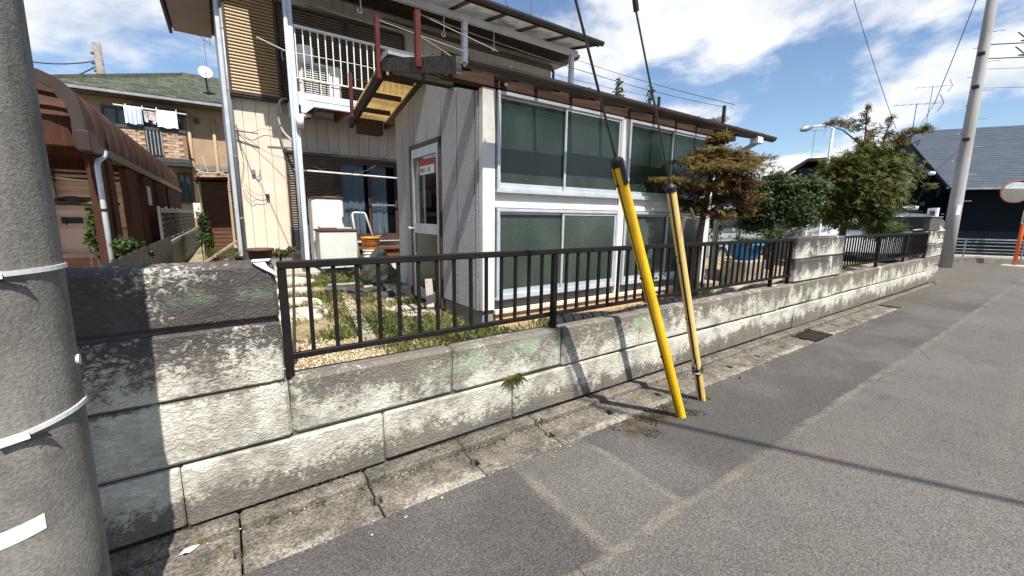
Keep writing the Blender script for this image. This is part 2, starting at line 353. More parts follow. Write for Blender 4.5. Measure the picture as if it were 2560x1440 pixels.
M['navy'] = simple('navy_cladding', (.0012, .0052, .0085), (.002, .0065, .0105), 2, .6, spec=.08)
M['navy_g'] = simple('dark_grey_gable', (.028, .036, .043), (.022, .029, .035), 2, .6, spec=.2)
M['navy_r'] = simple('blue_grey_metal_roof', (.082, .098, .122), (.070, .084, .106), 1.4, .42, .2, var=.05)
M['tan_w'] = simple('tan_render', (.36, .265, .165), (.31, .225, .14), 3, .8, 0, .4, 30)
M['brick'] = simple('pale_brick', (.46, .325, .225), (.33, .225, .15), 9, .85, 0, .3, 60, .35)
M['brick_m'] = simple('brick_joint', (.25, .16, .105), None, 9, .9)
M['tile_g'] = simple('green_grey_roof_tile', (.088, .097, .070), (.050, .058, .040), 5, .75, 0, .3, 50, .75)
M['trim_g'] = simple('dark_green_trim', (.045, .055, .048), (.035, .042, .038), 3, .55)
M['cp'] = simple('carport_bronze_frame', (.050, .034, .028), (.039, .027, .022), 3, .42, .2)
M['cp_w'] = m_wood('red_brown_panel', (.070, .026, .015), (.042, .017, .010), 2, (6, 6, .6))
M['pink'] = simple('peach_siding', (.80, .66, .54), (.74, .60, .49), 2, .7, var=.06)
M['peach'] = simple('peach_cabinet', (.70, .57, .46), (.64, .52, .42), 2, .6)
M['slatfence'] = simple('grey_brown_louvre', (.085, .080, .070), (.065, .060, .053), 4, .6)
M['shed'] = m_wood('brown_shed_board', (.115, .058, .032), (.075, .040, .024), 3, (.6, 8, 8))
M['deck'] = m_wood('deck_board', (.40, .235, .13), (.28, .16, .09), 3, (.6, 8, 8))
M['glass_d'] = m_clear('dark_window_glass', (.72, .77, .80))
M['dark'] = simple('dark_interior', (.020, .021, .024), None, 3, .9)
M['curtain'] = simple('white_curtain', (.62, .63, .66), (.55, .56, .60), 9, .9)
M['curtain_g'] = simple('grey_curtain', (.33, .38, .36), (.24, .28, .27), 9, .9, st=(3, 3, .2))
M['enamel'] = simple('white_enamel', (.74, .73, .70), (.66, .65, .63), 3, .35, dirt=((.36, .17, .06), .70, 6))
M['enamel_g'] = simple('chalky_grey_enamel', (.56, .57, .54), (.48, .49, .46), 4, .5, dirt=((.30, .28, .24), .66, 9))
M['rust'] = simple('rust_brown', (.16, .065, .032), (.09, .038, .022), 9, .9, 0, .4)
M['rust_d'] = simple('dark_rusty_iron', (.055, .035, .025), (.03, .024, .02), 14, .85, 0, .3)
M['orange'] = simple('orange_basket', (.68, .25, .035), (.55, .20, .03), 6, .5)
M['bucket'] = simple('white_bucket', (.72, .71, .67), (.60, .60, .58), 5, .5)
M['blue'] = simple('blue_plastic_tub', (.035, .23, .62), (.04, .27, .66), 3, .45)
M['stone_w'] = simple('whitewashed_stone', (.54, .515, .42), (.34, .31, .235), 7, .9, 0, .6, 30, .15, dirt=((.16, .14, .09), .58, 7))
M['stone'] = simple('garden_stone', (.36, .31, .235), (.22, .19, .15), 6, .9, 0, .7, 25, .25)
M['van'] = simple('silver_van_paint', (.42, .44, .45), (.40, .42, .43), 2, .3, .5, var=0)
M['car_w'] = simple('white_car_paint', (.80, .81, .82), (.77, .78, .79), 2, .25, var=0, spec=.6)
M['tyre'] = simple('tyre', (.015, .015, .015), None, 3, .8)
M['auto_g'] = simple('tinted_auto_glass', (.008, .011, .013), None, 2, .1, spec=.25)
M['redor'] = simple('orange_red_paint', (.68, .13, .03), (.60, .11, .03), 3, .45)
M['mirror'] = simple('mirror_face', (.80, .80, .80), (.78, .78, .78), 3, .02, 1.0, var=0)
M['red'] = simple('red_print', (.36, .028, .026), None, 3, .5)
M['paper'] = simple('white_paper', (.75, .74, .71), (.66, .65, .62), 20, .7)
M['olive'] = simple('olive_grey_box', (.085, .085, .072), (.075, .075, .064), 3, .6)
M['tarp'] = simple('black_sheet', (.028, .027, .028), (.045, .042, .04), 5, .6, 0, .5, 14)
M['tarp_g'] = simple('mesh_grey_cover', (.22, .24, .21), (.13, .15, .12), 8, .7, 0, .5, 20)
M['towel_b'] = simple('blue_striped_towel', (.62, .66, .72), (.60, .64, .70), 3, .9)
M['stripe_b'] = simple('blue_towel_stripe', (.26, .35, .48), None, 3, .9)
M['cloth_w'] = simple('white_cloth', (.78, .78, .79), (.68, .68, .70), 9, .9, 0, .4, 40)
M['cloth_p'] = simple('pink_white_clothes', (.62, .50, .47), (.25, .22, .24), 8, .9)
M['pot'] = simple('brown_plant_pot', (.12, .058, .038), (.09, .042, .03), 5, .7)
M['bark'] = m_wood('grey_brown_bark', (.12, .095, .070), (.055, .043, .033), 5, (5, 5, 1))
M['gravel'] = simple('buff_gravel', (.52, .40, .245), (.40, .29, .17), 30, .9, var=.3)
M['gravel2'] = simple('pale_gravel', (.66, .60, .48), (.55, .47, .36), 30, .9, var=.3)
M['lf_g'] = m_leaf('maple_green_leaf', (.082, .112, .022), (.045, .070, .016))
M['lf_o'] = m_leaf('maple_bronze_leaf', (.19, .118, .030), (.125, .070, .024))
M['lf_r'] = m_leaf('maple_red_leaf', (.125, .036, .026), (.075, .024, .020))
M['lf_y'] = m_leaf('maple_yellow_green_leaf', (.18, .155, .032), (.12, .11, .025))
M['lf_d'] = m_leaf('dark_evergreen_leaf', (.036, .060, .016), (.022, .038, .011), .25)
M['lf_m'] = m_leaf('bright_leaf', (.060, .105, .020), (.04, .075, .016))
M['gr_g'] = m_leaf('grass_green', (.125, .155, .045), (.085, .112, .032))
M['gr_y'] = m_leaf('grass_dry', (.30, .27, .11), (.21, .19, .075))
M['moss'] = simple('brown_moss', (.062, .045, .014), (.035, .028, .012), 20, .95)
# ------------------------------------------------------------------ mesh helpers
WLOC = {}
def V3(p): return np.array([float(p[0]), float(p[1]), float(p[2])])
class MB:
    def __init__(s): s.v = []; s.f = []; s.mi = []
    def add(s, vs, fs, mi=0):
        b = len(s.v); s.v.extend([tuple(map(float, q)) for q in vs]); s.f.extend([tuple(i+b for i in f) for f in fs]); s.mi.extend([mi]*len(fs)); return s
    def box(s, x0, x1, y0, y1, z0, z1, mi=0):
        x0, x1 = min(x0, x1), max(x0, x1); y0, y1 = min(y0, y1), max(y0, y1); z0, z1 = min(z0, z1), max(z0, z1)
        return s.add([(x0, y0, z0), (x1, y0, z0), (x1, y1, z0), (x0, y1, z0), (x0, y0, z1), (x1, y0, z1), (x1, y1, z1), (x0, y1, z1)],
              [(0, 3, 2, 1), (4, 5, 6, 7), (0, 1, 5, 4), (1, 2, 6, 5), (2, 3, 7, 6), (3, 0, 4, 7)], mi)
    def cbox(s, x0, x1, y0, y1, z0, z1, c=.01, jit=0., mi=0):
        xs, ys, zs = (x0, x1), (y0, y1), (z0, z1); vs = []; idx = {}
        for i in (0, 1):
            for j in (0, 1):
                for k in (0, 1):
                    J = [random.uniform(-jit, jit) for _ in range(3)] if jit else [0, 0, 0]
                    P = [xs[i]+J[0], ys[j]+J[1], zs[k]+J[2]]; sg = [1-2*i, 1-2*j, 1-2*k]
                    for a in range(3):
                        q = [P[b] + (0 if b == a else sg[b]*c) for b in range(3)]
                        idx[i, j, k, a] = len(vs); vs.append(q)
        fs = []
        for a in range(3):
            b, d = [(1, 2), (2, 0), (0, 1)][a]
            for sd in (0, 1):
                def key(p, q):
                    k = [0, 0, 0]; k[a] = sd; k[b] = p; k[d] = q; return (*k, a)
                q = [idx[key(0, 0)], idx[key(1, 0)], idx[key(1, 1)], idx[key(0, 1)]]
                fs.append(tuple(q if sd else q[::-1]))
        for a in range(3):
            b, d = [(1, 2), (2, 0), (0, 1)][a]
            for p in (0, 1):
                for q in (0, 1):
                    def kk(t, ax):
                        k = [0, 0, 0]; k[a] = t; k[b] = p; k[d] = q; return idx[(*k, ax)]
                    f = [kk(0, b), kk(1, b), kk(1, d), kk(0, d)]
                    fs.append(tuple(f if (p == q) else f[::-1]))
        for i in (0, 1):
            for j in (0, 1):
                for k in (0, 1):
                    f = [idx[i, j, k, 0], idx[i, j, k, 1], idx[i, j, k, 2]]
                    fs.append(tuple(f if (i+j+k) % 2 else f[::-1]))
        return s.add(vs, fs, mi)
    def bar(s, p0, p1, w, h=None, up=(0, 0, 1), mi=0):
        p0, p1 = V3(p0), V3(p1); h = h or w; d = p1-p0; d = d/np.linalg.norm(d); up = V3(up)
        if abs(d @ up) > .97: up = V3((0, 1, 0))
        a = np.cross(d, up); a /= np.linalg.norm(a); b = np.cross(a, d)
        vs = [p + a*sx*w/2 + b*sy*h/2 for p in (p0, p1) for sx, sy in ((-1, -1), (1, -1), (1, 1), (-1, 1))]
        return s.add(vs, [(0, 1, 2, 3), (7, 6, 5, 4), (0, 4, 5, 1), (1, 5, 6, 2), (2, 6, 7, 3), (3, 7, 4, 0)], mi)
    def tube(s, pts, r, n=8, mi=0, caps=True):
        pts = [V3(p) for p in pts]; m = len(pts); rs = r if isinstance(r, (list, tuple)) else [r]*m
        vs = []; a = None
        for i, p in enumerate(pts):
            d = pts[min(i+1, m-1)] - pts[max(i-1, 0)]; d /= np.linalg.norm(d)+1e-12
            if a is None:
                u = V3((0, 0, 1)) if abs(d[2]) < .9 else V3((1, 0, 0)); a = np.cross(d, u)
            a = a - d*(a @ d); a /= np.linalg.norm(a)+1e-12; b = np.cross(d, a)
            for k in range(n):
                t = 2*math.pi*k/n; vs.append(p + (a*math.cos(t)+b*math.sin(t))*rs[i])
        fs = [(i*n+k, i*n+(k+1) % n, (i+1)*n+(k+1) % n, (i+1)*n+k) for i in range(m-1) for k in range(n)]
        if caps: fs += [tuple(range(n))[::-1], tuple((m-1)*n+k for k in range(n))]
        return s.add(vs, fs, mi)
    def lathe(s, prof, c, n=20, mi=0, cap=True):
        vs = []; c = V3(c)
        for r, z in prof:
            for k in range(n):
                t = 2*math.pi*k/n; vs.append(c+V3((r*math.cos(t), r*math.sin(t), z)))
        m = len(prof)
        fs = [(i*n+k, i*n+(k+1) % n, (i+1)*n+(k+1) % n, (i+1)*n+k) for i in range(m-1) for k in range(n)]
        if cap: fs += [tuple(range(n))[::-1], tuple((m-1)*n+k for k in range(n))]
        return s.add(vs, fs, mi)
    def prism(s, poly, vec, mi=0):
        poly = [V3(p) for p in poly]; vec = V3(vec); n = len(poly)
        nrm = sum((np.cross(poly[i], poly[(i+1) % n]) for i in range(n)), np.zeros(3))
        if nrm @ vec > 0: poly = poly[::-1]
        vs = poly + [p+vec for p in poly]
        return s.add(vs, [tuple(range(n)), tuple(range(2*n-1, n-1, -1))] + [(i, i+n, (i+1) % n+n, (i+1) % n) for i in range(n)], mi)
    def quad(s, a, b, c, d, mi=0): return s.add([a, b, c, d], [(0, 1, 2, 3)], mi)
    def build(s, name, mat, parent=None, smooth=False, origin=None):
        A = np.array(s.v); lo, hi = A.min(0), A.max(0)
        o = V3(origin) if origin is not None else np.array([(lo[0]+hi[0])/2, (lo[1]+hi[1])/2, lo[2]])
        me = bpy.data.meshes.new(name); me.from_pydata((A-o).tolist(), [], s.f)
        for q in (mat if isinstance(mat, (list, tuple)) else [mat]): me.materials.append(M[q] if isinstance(q, str) else q)
        if any(s.mi): me.polygons.foreach_set('material_index', s.mi)
        if smooth: me.polygons.foreach_set('use_smooth', [True]*len(s.f))
        me.update()
        ob = bpy.data.objects.new(name, me); return place(ob, parent, o)
def place(ob, parent, wloc):
    COL.objects.link(ob); WLOC[ob.name] = V3(wloc)
    if parent is not None: ob.parent = parent; ob.location = V3(wloc)-WLOC[parent.name]
    else: ob.location = V3(wloc)
    return ob
def dup(ob, wloc, parent=None, rotz=None):
    c = ob.copy(); p = parent if parent is not None else ob.parent; c.parent = None
    place(c, p, wloc)
    if rotz is not None: c.rotation_euler = (0, 0, rotz)
    return c
def thing(name, label, cat, loc, group=None):
    return tag(place(bpy.data.objects.new(name, None), None, loc), label, cat, group)
def tag(o, label=None, cat=None, group=None, kind=None):
    if label: o['label'] = label
    if cat: o['category'] = cat
    if group: o['group'] = group
    if kind: o['kind'] = kind
    return o
def struct(o): o['kind'] = 'structure'; return o
def stuff(o): o['kind'] = 'stuff'; return o
def sub(g, a): return [(p[0], p[1]) for p in g]

# ------------------------------------------------------------------ ground, road, yards
g = MB(); g.quad((-300, -300, -.07), (400, -300, -.07), (400, 400, -.07), (-300, 400, -.07)); struct(g.build('ground', 'soil'))
r = MB()
r.quad((-60, -60, 0), (14.95, -60, 0), (14.95, 1.852, 0), (-60, 1.852, 0)); r.quad((9.66, 1.852, 0), (14.95, 1.852, 0), (14.95, 2.155, 0), (9.66, 2.155, 0))
r.quad((14.95, -60, 0), (22.05, -60, 0), (22.05, 4.0, 0), (14.95, 4.0, 0)); r.quad((14.95, 4.0, 0), (22.05, 4.0, 0), (16.6, 40, 0), (14.95, 40, 0))
r.quad((22.05, -60, 0), (60, -60, 0), (22.9, 2.75, 0), (22.05, 4.0, 0))
struct(r.build('road', 'asphalt'))
# garden inside the wall, a gently uneven sheet
def sheet(x0, x1, y0, y1, z, step, amp, name, mat):
    nx = max(2, int((x1-x0)/step)+1); ny = max(2, int((y1-y0)/step)+1); m = MB(); vs = []
    for j in range(ny):
        for i in range(nx):
            x = x0+(x1-x0)*i/(nx-1); y = y0+(y1-y0)*j/(ny-1)
            vs.append((x, y, z+amp*mnoise.noise(Vector((x*1.3, y*1.3, 3.1)))))
    m.add(vs, [(j*nx+i, j*nx+i+1, (j+1)*nx+i+1, (j+1)*nx+i) for j in range(ny-1) for i in range(nx-1)])
    return struct(m.build(name, mat, smooth=True))
GZ = .38
def gz(x, y): return GZ + .025*mnoise.noise(Vector((x*1.3, y*1.3, 3.1)))
sheet(-.86, 14.2, 2.39, 9.3, GZ, .2, .025, 'garden_ground', 'garden')
sheet(-16, -.96, 2.39, 30, .30, 1., .02, 'neighbour_yard', 'garden')
sheet(8.6, 40, 9.3, 60, .12, 2., 0, 'gravel_yard', 'conc_d')
sheet(-.96, 8.6, 9.3, 40, .36, 1., .02, 'back_yard', 'garden')
sheet(14.2, 40, 5.6, 9.3, .12, 2., 0, 'parking_area', 'conc_d')
sl_ = MB(); sl_.cbox(.3, 3.4, 8.05, 9.26, .30, .475, .012); tag(sl_.build('concrete_step', 'conc'), 'long low concrete slab along the foot of the old house', 'slab')

# ------------------------------------------------------------------ roadside gutter of 0.6 m concrete blocks
gut = struct(place(bpy.data.objects.new('gutter', None), None, (2, 2, 0)))
def gblock(x0, x1, n0=True, n1=True):
    m = MB(); t = .007; a = .024
    m.cbox(x0, x1, 1.857, 1.965, -.06, t, .005); m.cbox(x0+(a if n0 else 0), x1-(a if n1 else 0), 1.9655, 2.035, -.06, t-.001, .004)
    m.cbox(x0, x1, 2.0355, 2.142, -.06, t, .005); m.cbox(x0, x1, 2.1425, 2.249, -.06, .047, .012)
    return m
GX = [-.073+.6*k for k in range(-3, 17)]
proto = {}
for k in range(len(GX)-1):
    x0, x1 = GX[k]+.004, GX[k+1]-.004
    if 5.7 < (x0+x1)/2 < 6.4: continue
    if 'p' not in proto:
        proto['p'] = gblock(x0, x1).build('kerb_block', 'gutter', gut); base = proto['p']; bx0 = x0
    else:
        o = dup(base, WLOC[base.name]+V3((x0-bx0, random.uniform(-.004, .004), random.uniform(-.003, .002)))); o.rotation_euler = (random.uniform(-.004, .004), random.uniform(-.003, .003), random.uniform(-.003, .003))
m = MB(); m.cbox(5.93, 6.52, 2.1425, 2.249, -.06, .047, .012); m.build('kerb_block', 'gutter', gut)
for x0 in np.arange(9.53, 14.6, .6):
    m = MB(); m.cbox(x0+.004, x0+.596, 2.16, 2.249, -.06, .03+random.uniform(-.006, .006), .015); m.build('kerb_block', 'gutter', gut)
gr = thing('drain_grate', 'rusty iron drain grate set in the gutter past the yellow guards', 'drain grate', (6.22, 2.0, 0))
m = MB()
for a in ((5.935, 6.505, 1.86, 1.89), (5.935, 6.505, 2.11, 2.14), (5.935, 5.965, 1.89, 2.11), (6.475, 6.505, 1.89, 2.11)): m.box(*a, -.03, .008)
m.build('frame', 'iron', gr)
m = MB(); m.box(5.967, 5.985, 1.892, 2.108, -.02, .003); b0 = m.build('bar', 'rust_d', gr)
for k in range(1, 14): dup(b0, WLOC[b0.name]+V3((k*.0375, 0, 0)))

# ------------------------------------------------------------------ stone block wall
wall = thing('stone_block_wall', 'long weathered stone block wall with black stains along the road', 'wall', (2, 2.3, 0))
core = MB(); core.box(-2.9, 13.98, 2.272, 2.378, -.05, .655); core.box(-2.9, .16, 2.272, 2.378, .655, 1.25); core.box(6.12, 7.78, 2.272, 2.378, .655, 1.25)
core.box(13.22, 13.98, 2.272, 2.378, .655, 1.27); core.build('mortar_core', 'mortar', wall)
def blk(x0, x1, z0, z1, c=.011, y0=2.25, y1=2.392, j=.0055):
    c = c*random.uniform(.75, 1.5); m = MB(); dy = random.uniform(-.007, .004); m.cbox(x0+.003, x1-.003, y0+dy, y1+random.uniform(-.004, .004), z0+.009, z1-.005, c*.75, j); return m.build('stone_block', 'oya', wall)
def course(xs, z0, z1, c=.011):
    for a, b in zip(xs[:-1], xs[1:]): blk(a, b, z0, z1, c)
course([-2.9, -2.13, -1.20, -.272] + [.662+.93*k for k in range(15)] + [13.98], .04, .352)
course([-2.9, -1.67, -.74, .193] + [.193+.926*k for k in range(1, 15)] + [13.98], .352, .675, .02)
course([-2.9, -1.4, .18], .665, .978); course([-2.9, -1.9, .18], .978, 1.275, .024)
course([6.1, 6.95, 7.81], .678, .982); course([6.1, 6.72, 7.80], .982, 1.282, .02)
course([13.2, 13.98], .678, .99); course([13.2, 13.98], .99, 1.285, .016)
gp = thing('stone_gate_pillar', 'narrow stacked stone pillar at the road corner before the pole', 'pillar', (14.5, 2.5, 0))
z = -.03
for k in range(6):
    m = MB(); m.cbox(14.12, 14.93, 2.30, 2.75, z, z+.217, .018, .006); m.build('stone_block', 'oya', gp); z += .224
m = MB(); m.box(14.15, 14.90, 2.33, 2.72, -.05, 1.30); m.build('mortar_core', 'mortar', gp)

# flake of plaster on the wall top, weeds
m = MB(); pts = [(.085, 2.236, 1.272), (.135, 2.235, 1.274), (.145, 2.236, 1.25), (.165, 2.234, 1.235), (.178, 2.236, 1.205), (.155, 2.235, 1.222), (.128, 2.234, 1.24), (.10, 2.236, 1.258)]
m.prism(pts, (0, .006, 0)); m.prism([(.08, 2.24, 1.277), (.15, 2.24, 1.279), (.165, 2.29, 1.279), (.09, 2.30, 1.277)], (0, 0, .006))
tag(m.build('plaster_scrap', 'cloth_w'), 'white peeling scrap hanging over the wall top beside the fence end', 'scrap')

# ------------------------------------------------------------------ iron fences on the wall
def fence(xa, xb, posts, label, bal_step, nb=None):
    t = thing('iron_fence', label, 'fence', ((xa+xb)/2, 2.31, .68), 'black railings on the stone wall')
    zt, zb = 1.262, .775; cy = 2.300
    m = MB(); m.cbox(xa+.001, xb, cy-.022, cy+.022, zt-.032, zt+.006, .005); m.build('top_rail', 'iron', t)
    m = MB(); m.cbox(xa+.02, xb, cy-.014, cy+.014, zb-.016, zb+.016, .004); m.build('bottom_rail', 'iron', t)
    m = MB(); m.box(0, .038, cy-.019, cy+.019, .668, zt-.034); p0 = None
    for x in posts:
        if p0 is None: p0 = m.build('post', 'iron', t, origin=(.019, cy, .668)); place_to(p0, (x, cy, .668))
        else: dup(p0, (x, cy, .668))
    m = MB(); m.box(0, .019, cy-.0095, cy+.0095, zb+.0165, zt-.033); b0 = None
    P = sorted(posts)
    for a, b in zip(P[:-1], P[1:]):
        n = max(1, int(round((b-a)/bal_step)))
        for k in range(1, n):
            x = a+(b-a)*k/n
            if b0 is None: b0 = m.build('baluster', 'iron', t, origin=(.0095, cy, zb+.0165)); place_to(b0, (x, cy, zb+.0165))
            else:
                o = dup(b0, (x+random.uniform(-.003, .003), cy, zb+.0165)); o.rotation_euler = (0, random.uniform(-.004, .004), 0)
    return t
def place_to(o, w):
    WLOC[o.name] = V3(w); o.location = V3(w)-(WLOC[o.parent.name] if o.parent else V3((0, 0, 0)))
f1 = fence(.185, 6.09, [.205, 1.985, 3.76, 5.54, 6.03], 'long black rusty railing in front of the annex windows', .1185)
f2 = fence(7.83, 13.19, [7.85, 9.68, 11.45, 13.16], 'far black railing between the stone pier and the road corner', .1185)

# ------------------------------------------------------------------ near utility pole with bands and tape
PX, PY = -.556, 1.63
up = thing('utility_pole', 'thick grey concrete utility pole close by at the left edge', 'utility pole', (PX, PY, 0))
def prad(z): return .172 - z/75*.25
def pcx(z): return PX + .020*(z-1.1)
m = MB(); m.tube([(pcx(z), PY, z) for z in (-.05, .5, 1., 1.5, 2., 3, 5, 9.5)], [prad(max(0, z)) for z in (-.05, .5, 1., 1.5, 2., 3, 5, 9.5)], 48); m.build('pole_shaft', 'pole', up, True)
def ring(z, tilt, h=.012):
    m = MB(); vs = []; n = 48
    for k in range(n):
        t = 2*math.pi*k/n
        for rr, dz in ((prad(z)+.001, -h/2), (prad(z)+.006, -h/2), (prad(z)+.006, h/2), (prad(z)+.001, h/2)):
            vs.append((pcx(z)+rr*math.cos(t), PY+rr*math.sin(t), z+dz+tilt*math.cos(t)))
    fs = [(k*4+i, k*4+(i+1) % 4, ((k+1) % n)*4+(i+1) % 4, ((k+1) % n)*4+i) for k in range(n) for i in range(4)]
    m.add(vs, fs); o = m.build('steel_band', 'band', up)
    # buckle and fringe of strap behind it
    t = math.atan2(-PY, -PX) + .12; rr = prad(z)
    c = V3((pcx(z)+(rr+.008)*math.cos(t), PY+(rr+.008)*math.sin(t), z+tilt*math.cos(t))); tg = V3((-math.sin(t), math.cos(t), -tilt*4*math.sin(t)*.4))
    b = MB(); b.bar(c-tg*.026, c+tg*.026, .010, h*1.5); b.bar(c-tg*.06, c-tg*.035, .006, h*1.2); b.build('buckle', 'band', o)
    q = MB(); p = [c+tg*.055+V3((0, 0, -.004)), c+tg*.02+V3((0, 0, -.006)), c+tg*.0+V3((0, 0, -.012)), c+tg*.045+V3((0, 0, -.020)), c+tg*.065+V3((0, 0, -.026))]
    q.prism(p, (-.004*math.cos(t), -.004*math.sin(t), 0)); q.build('strap_end', 'black', o)
ring(1.345, .006); ring(.925, .03, .013)
m = MB(); t0 = math.atan2(-PY, -PX); vs = []
for k in range(6):
    t = t0-.33+.62*k/5+.0; rr = prad(.68)+.002
    for z in (.655+.012*k/5, .70+.012*k/5): vs.append((pcx(z)+rr*math.cos(t), PY+rr*math.sin(t), z))
m.add(vs, [(2*k, 2*k+2, 2*k+3, 2*k+1) for k in range(5)]); m.build('tape_patch', 'paper', up)
m = MB(); t = t0+1.25; rr = prad(1.1); m.tube([(PX+(rr-.01)*math.cos(t), PY+(rr-.01)*math.sin(t), 1.08), (PX+(rr+.006)*math.cos(t), PY+(rr+.006)*math.sin(t), 1.08)], .014, 14); m.build('step_socket', 'band', up)

# ------------------------------------------------------------------ yellow guy-wire guards and their wires
def guard(name, base, top, rad, mat, label, slit_az, faded=False):
    t = thing(name, label, 'guy guard', base, 'plastic guards on the guy wires'); b, e = V3(base), V3(top); d = (e-b)/np.linalg.norm(e-b)
    a = np.cross(d, V3((0, 0, 1))); a /= np.linalg.norm(a); c = np.cross(a, d); L = np.linalg.norm(e-b)
    def P(s, az, rr): return b+d*s+(a*math.cos(az)+c*math.sin(az))*rr
    n = 30; gap = .23; vs = []; fs = []
    S = [-.06, L*.25, L*.5, L*.75, L]
    angs = [slit_az+gap+(2*math.pi-2*gap)*k/n for k in range(n+1)]
    for s_ in S:
        for az in angs: vs.append(P(s_, az, rad))
        for az in angs: vs.append(P(s_, az, rad-.006))
    w = 2*(n+1)
    for i in range(len(S)-1):
        for k in range(n):
            fs.append((i*w+k, i*w+k+1, (i+1)*w+k+1, (i+1)*w+k)); fs.append((i*w+n+1+k+1, i*w+n+1+k, (i+1)*w+n+1+k, (i+1)*w+n+1+k+1))
        fs.append((i*w, (i+1)*w, (i+1)*w+n+1, i*w+n+1)); fs.append((i*w+n, i*w+2*n+1, (i+1)*w+2*n+1, (i+1)*w+n))
    m = MB(); m.add(vs, fs); tube = m.build('guard_tube', mat, t, True)
    m = MB(); m.tube([b-d*.05, e], rad-.012, 16); m.build('slit_liner', 'black', t, True)
    m = MB(); m.tube([e-d*.038, e-d*.002], [rad+.004, rad+.005], 28); m.tube([e-d*.001, e+d*.020], [rad+.004, .013], 28); m.build('cap', 'black', t)
    tie = []
    for s_ in ((.30, .62, .93) if not faded else (.42, .70)):
        m = MB(); s0 = L*s_
        for az in np.linspace(slit_az-.32, slit_az+.32, 6)[:-1]:
            m.bar(P(s0, az, rad+.003), P(s0+.002, az+.13, rad+.003), .012, .009, d)
        m.build('cable_tie', 'black', t)
        if faded:
            m = MB(); m.tube([P(s0+.03, slit_az+.55, rad-.004), P(s0+.045, slit_az+.6, rad+.004)], .005, 8); m.build('rivet', 'black', t)
    return t, P, L
tA, PA, LA = guard('guy_guard', (2.752, 1.65, 0), (1.862, 1.65, 1.825), .035, 'yellow', 'bright yellow guy wire guard leaning in front of the railing', -1.42)
m = MB()
for az in np.linspace(-3.35, -2.6, 8)[:-1]: m.bar(PA(LA-.09, az, .039), PA(LA-.09, az+.16, .039), .010, .11, (-.44, 0, .9))
m.build('clip_plate', 'black', tA)
tB, PB, LB = guard('guy_guard', (3.165, 1.725, 0), (2.50, 1.725, 1.715), .032, 'yel_f', 'sun faded pale yellow guy wire guard behind the bright one', -1.85, True)
m = MB(); s0 = .30
for k in range(2):
    q = [PB(s0+.035*k+.012*math.sin(3*az), az, .037) for az in np.linspace(0, 2*math.pi, 25)]; m.tube(q, .008, 6)
m.build('strap_wrap', 'black', tB)
m = MB(); m.tube([PB(s0-.01+.02*math.sin(az*2), -1.85-.9+az, .044+.012*math.sin(az*1.7)) for az in np.linspace(0, 1.9, 12)], .007, 6)
m.tube([PB(s0+.04+.09*k/6, -1.75-.15*math.sin(k), .040) for k in range(7)], .006, 6); m.build('wire_coil', 'galv', tB)
m = MB(); m.prism([PB(.02, -1.6, .034), PB(.30, -1.75, .038), PB(.55, -1.85, .035), PB(.30, -2.2, .042), PB(.15, -2.0, .040)], (0, -.004, 0)); m.build('torn_strip', 'black', tB)
w = MB(); dA = V3((-.89, 0, 1.825)); w.tube([V3((1.862, 1.65, 1.825))+dA*k for k in (-.02, 1., 2.35)], .007, 8); tag(w.build('guy_wire', 'wire', smooth=True), 'twisted steel wire rising from the bright yellow guard', 'guy wire', 'guy wires')
w = MB(); w.tube([V3((2.50, 1.725, 1.715)), V3((2.0, 1.70, 2.69)), V3((-.40, 1.64, 7.6))], .0062, 8)
tag(w.build('guy_wire', 'wire', smooth=True), 'twisted steel wire rising from the faded yellow guard', 'guy wire', 'guy wires')
cl = thing('wire_clamp', 'grip loop joining the wire above the faded guard', 'clamp', (2.0, 1.70, 2.69))
m = MB(); m.tube([(2.02, 1.70, 2.655), (1.995, 1.70, 2.73)], .016, 8); m.build('clamp_body', 'black', cl)
m = MB(); m.tube([(2.0+.028*math.sin(t), 1.70, 2.76+.034*math.cos(t)) for t in np.linspace(0, 6.28, 15)], .006, 6); m.build('eye', 'black', cl)
# cable bundle from the near pole over the road (its shadow crosses the asphalt)
w = MB(); A = V3((-.556, 1.55, 8.0)); B = V3((9.0, -14.5, 6.6)); w.tube([A+(B-A)*t+V3((0, 0, -.8*4*t*(1-t))) for t in np.linspace(0, 1, 13)], .024, 8)
tag(w.build('overhead_cable', 'wire_k'), 'thick black cable bundle slung from the near pole over the road', 'cable')

# ------------------------------------------------------------------ the single-storey annex
AX0, AX1, AY = 2.01, 5.97, 3.40
an = thing('garden_annex', 'single-storey annex with grey swirl panels and green frosted windows', 'annex', (4, 4.5, GZ))
def roofz(y, top=True): return (3.19 if top else 3.03)-(.297 if y < 4.7 else .205)*abs(y-4.70)
m = MB(); m.prism([(2.045, 3.47, .5), (2.045, 5.70, .5), (2.045, 5.70, roofz(5.7)-.22), (2.045, 4.7, roofz(4.7)-.24), (2.045, 3.47, roofz(3.47)-.22)], (3.88, 0, 0)); m.build('inner_core', 'dark', an)
m = MB(); m.cbox(2.03, 5.94, 3.425, 3.47, .3, .56, .004); m.cbox(2.03, 2.08, 3.47, 4.30, .3, .57, .004); m.cbox(2.03, 2.08, 5.20, 5.72, .3, .57, .004); m.build('foundation', 'conc_d', an)
for k in range(13):
    m = MB(); x0 = 2.17+.29*k; m.cbox(x0+.003, min(x0+.287, 5.93), 3.408, 3.424, .30, .515, .003); m.build('base_tile', 'tile', an)
m = MB(); m.cbox(2.15, 5.94, 3.375, 3.424, .517, .565, .006); m.build('base_ledge', 'cream', an)
m = MB(); m.box(2.15, 5.94, 3.43, 3.466, .567, .665); m.build('sill_wall', 'conc_d', an)
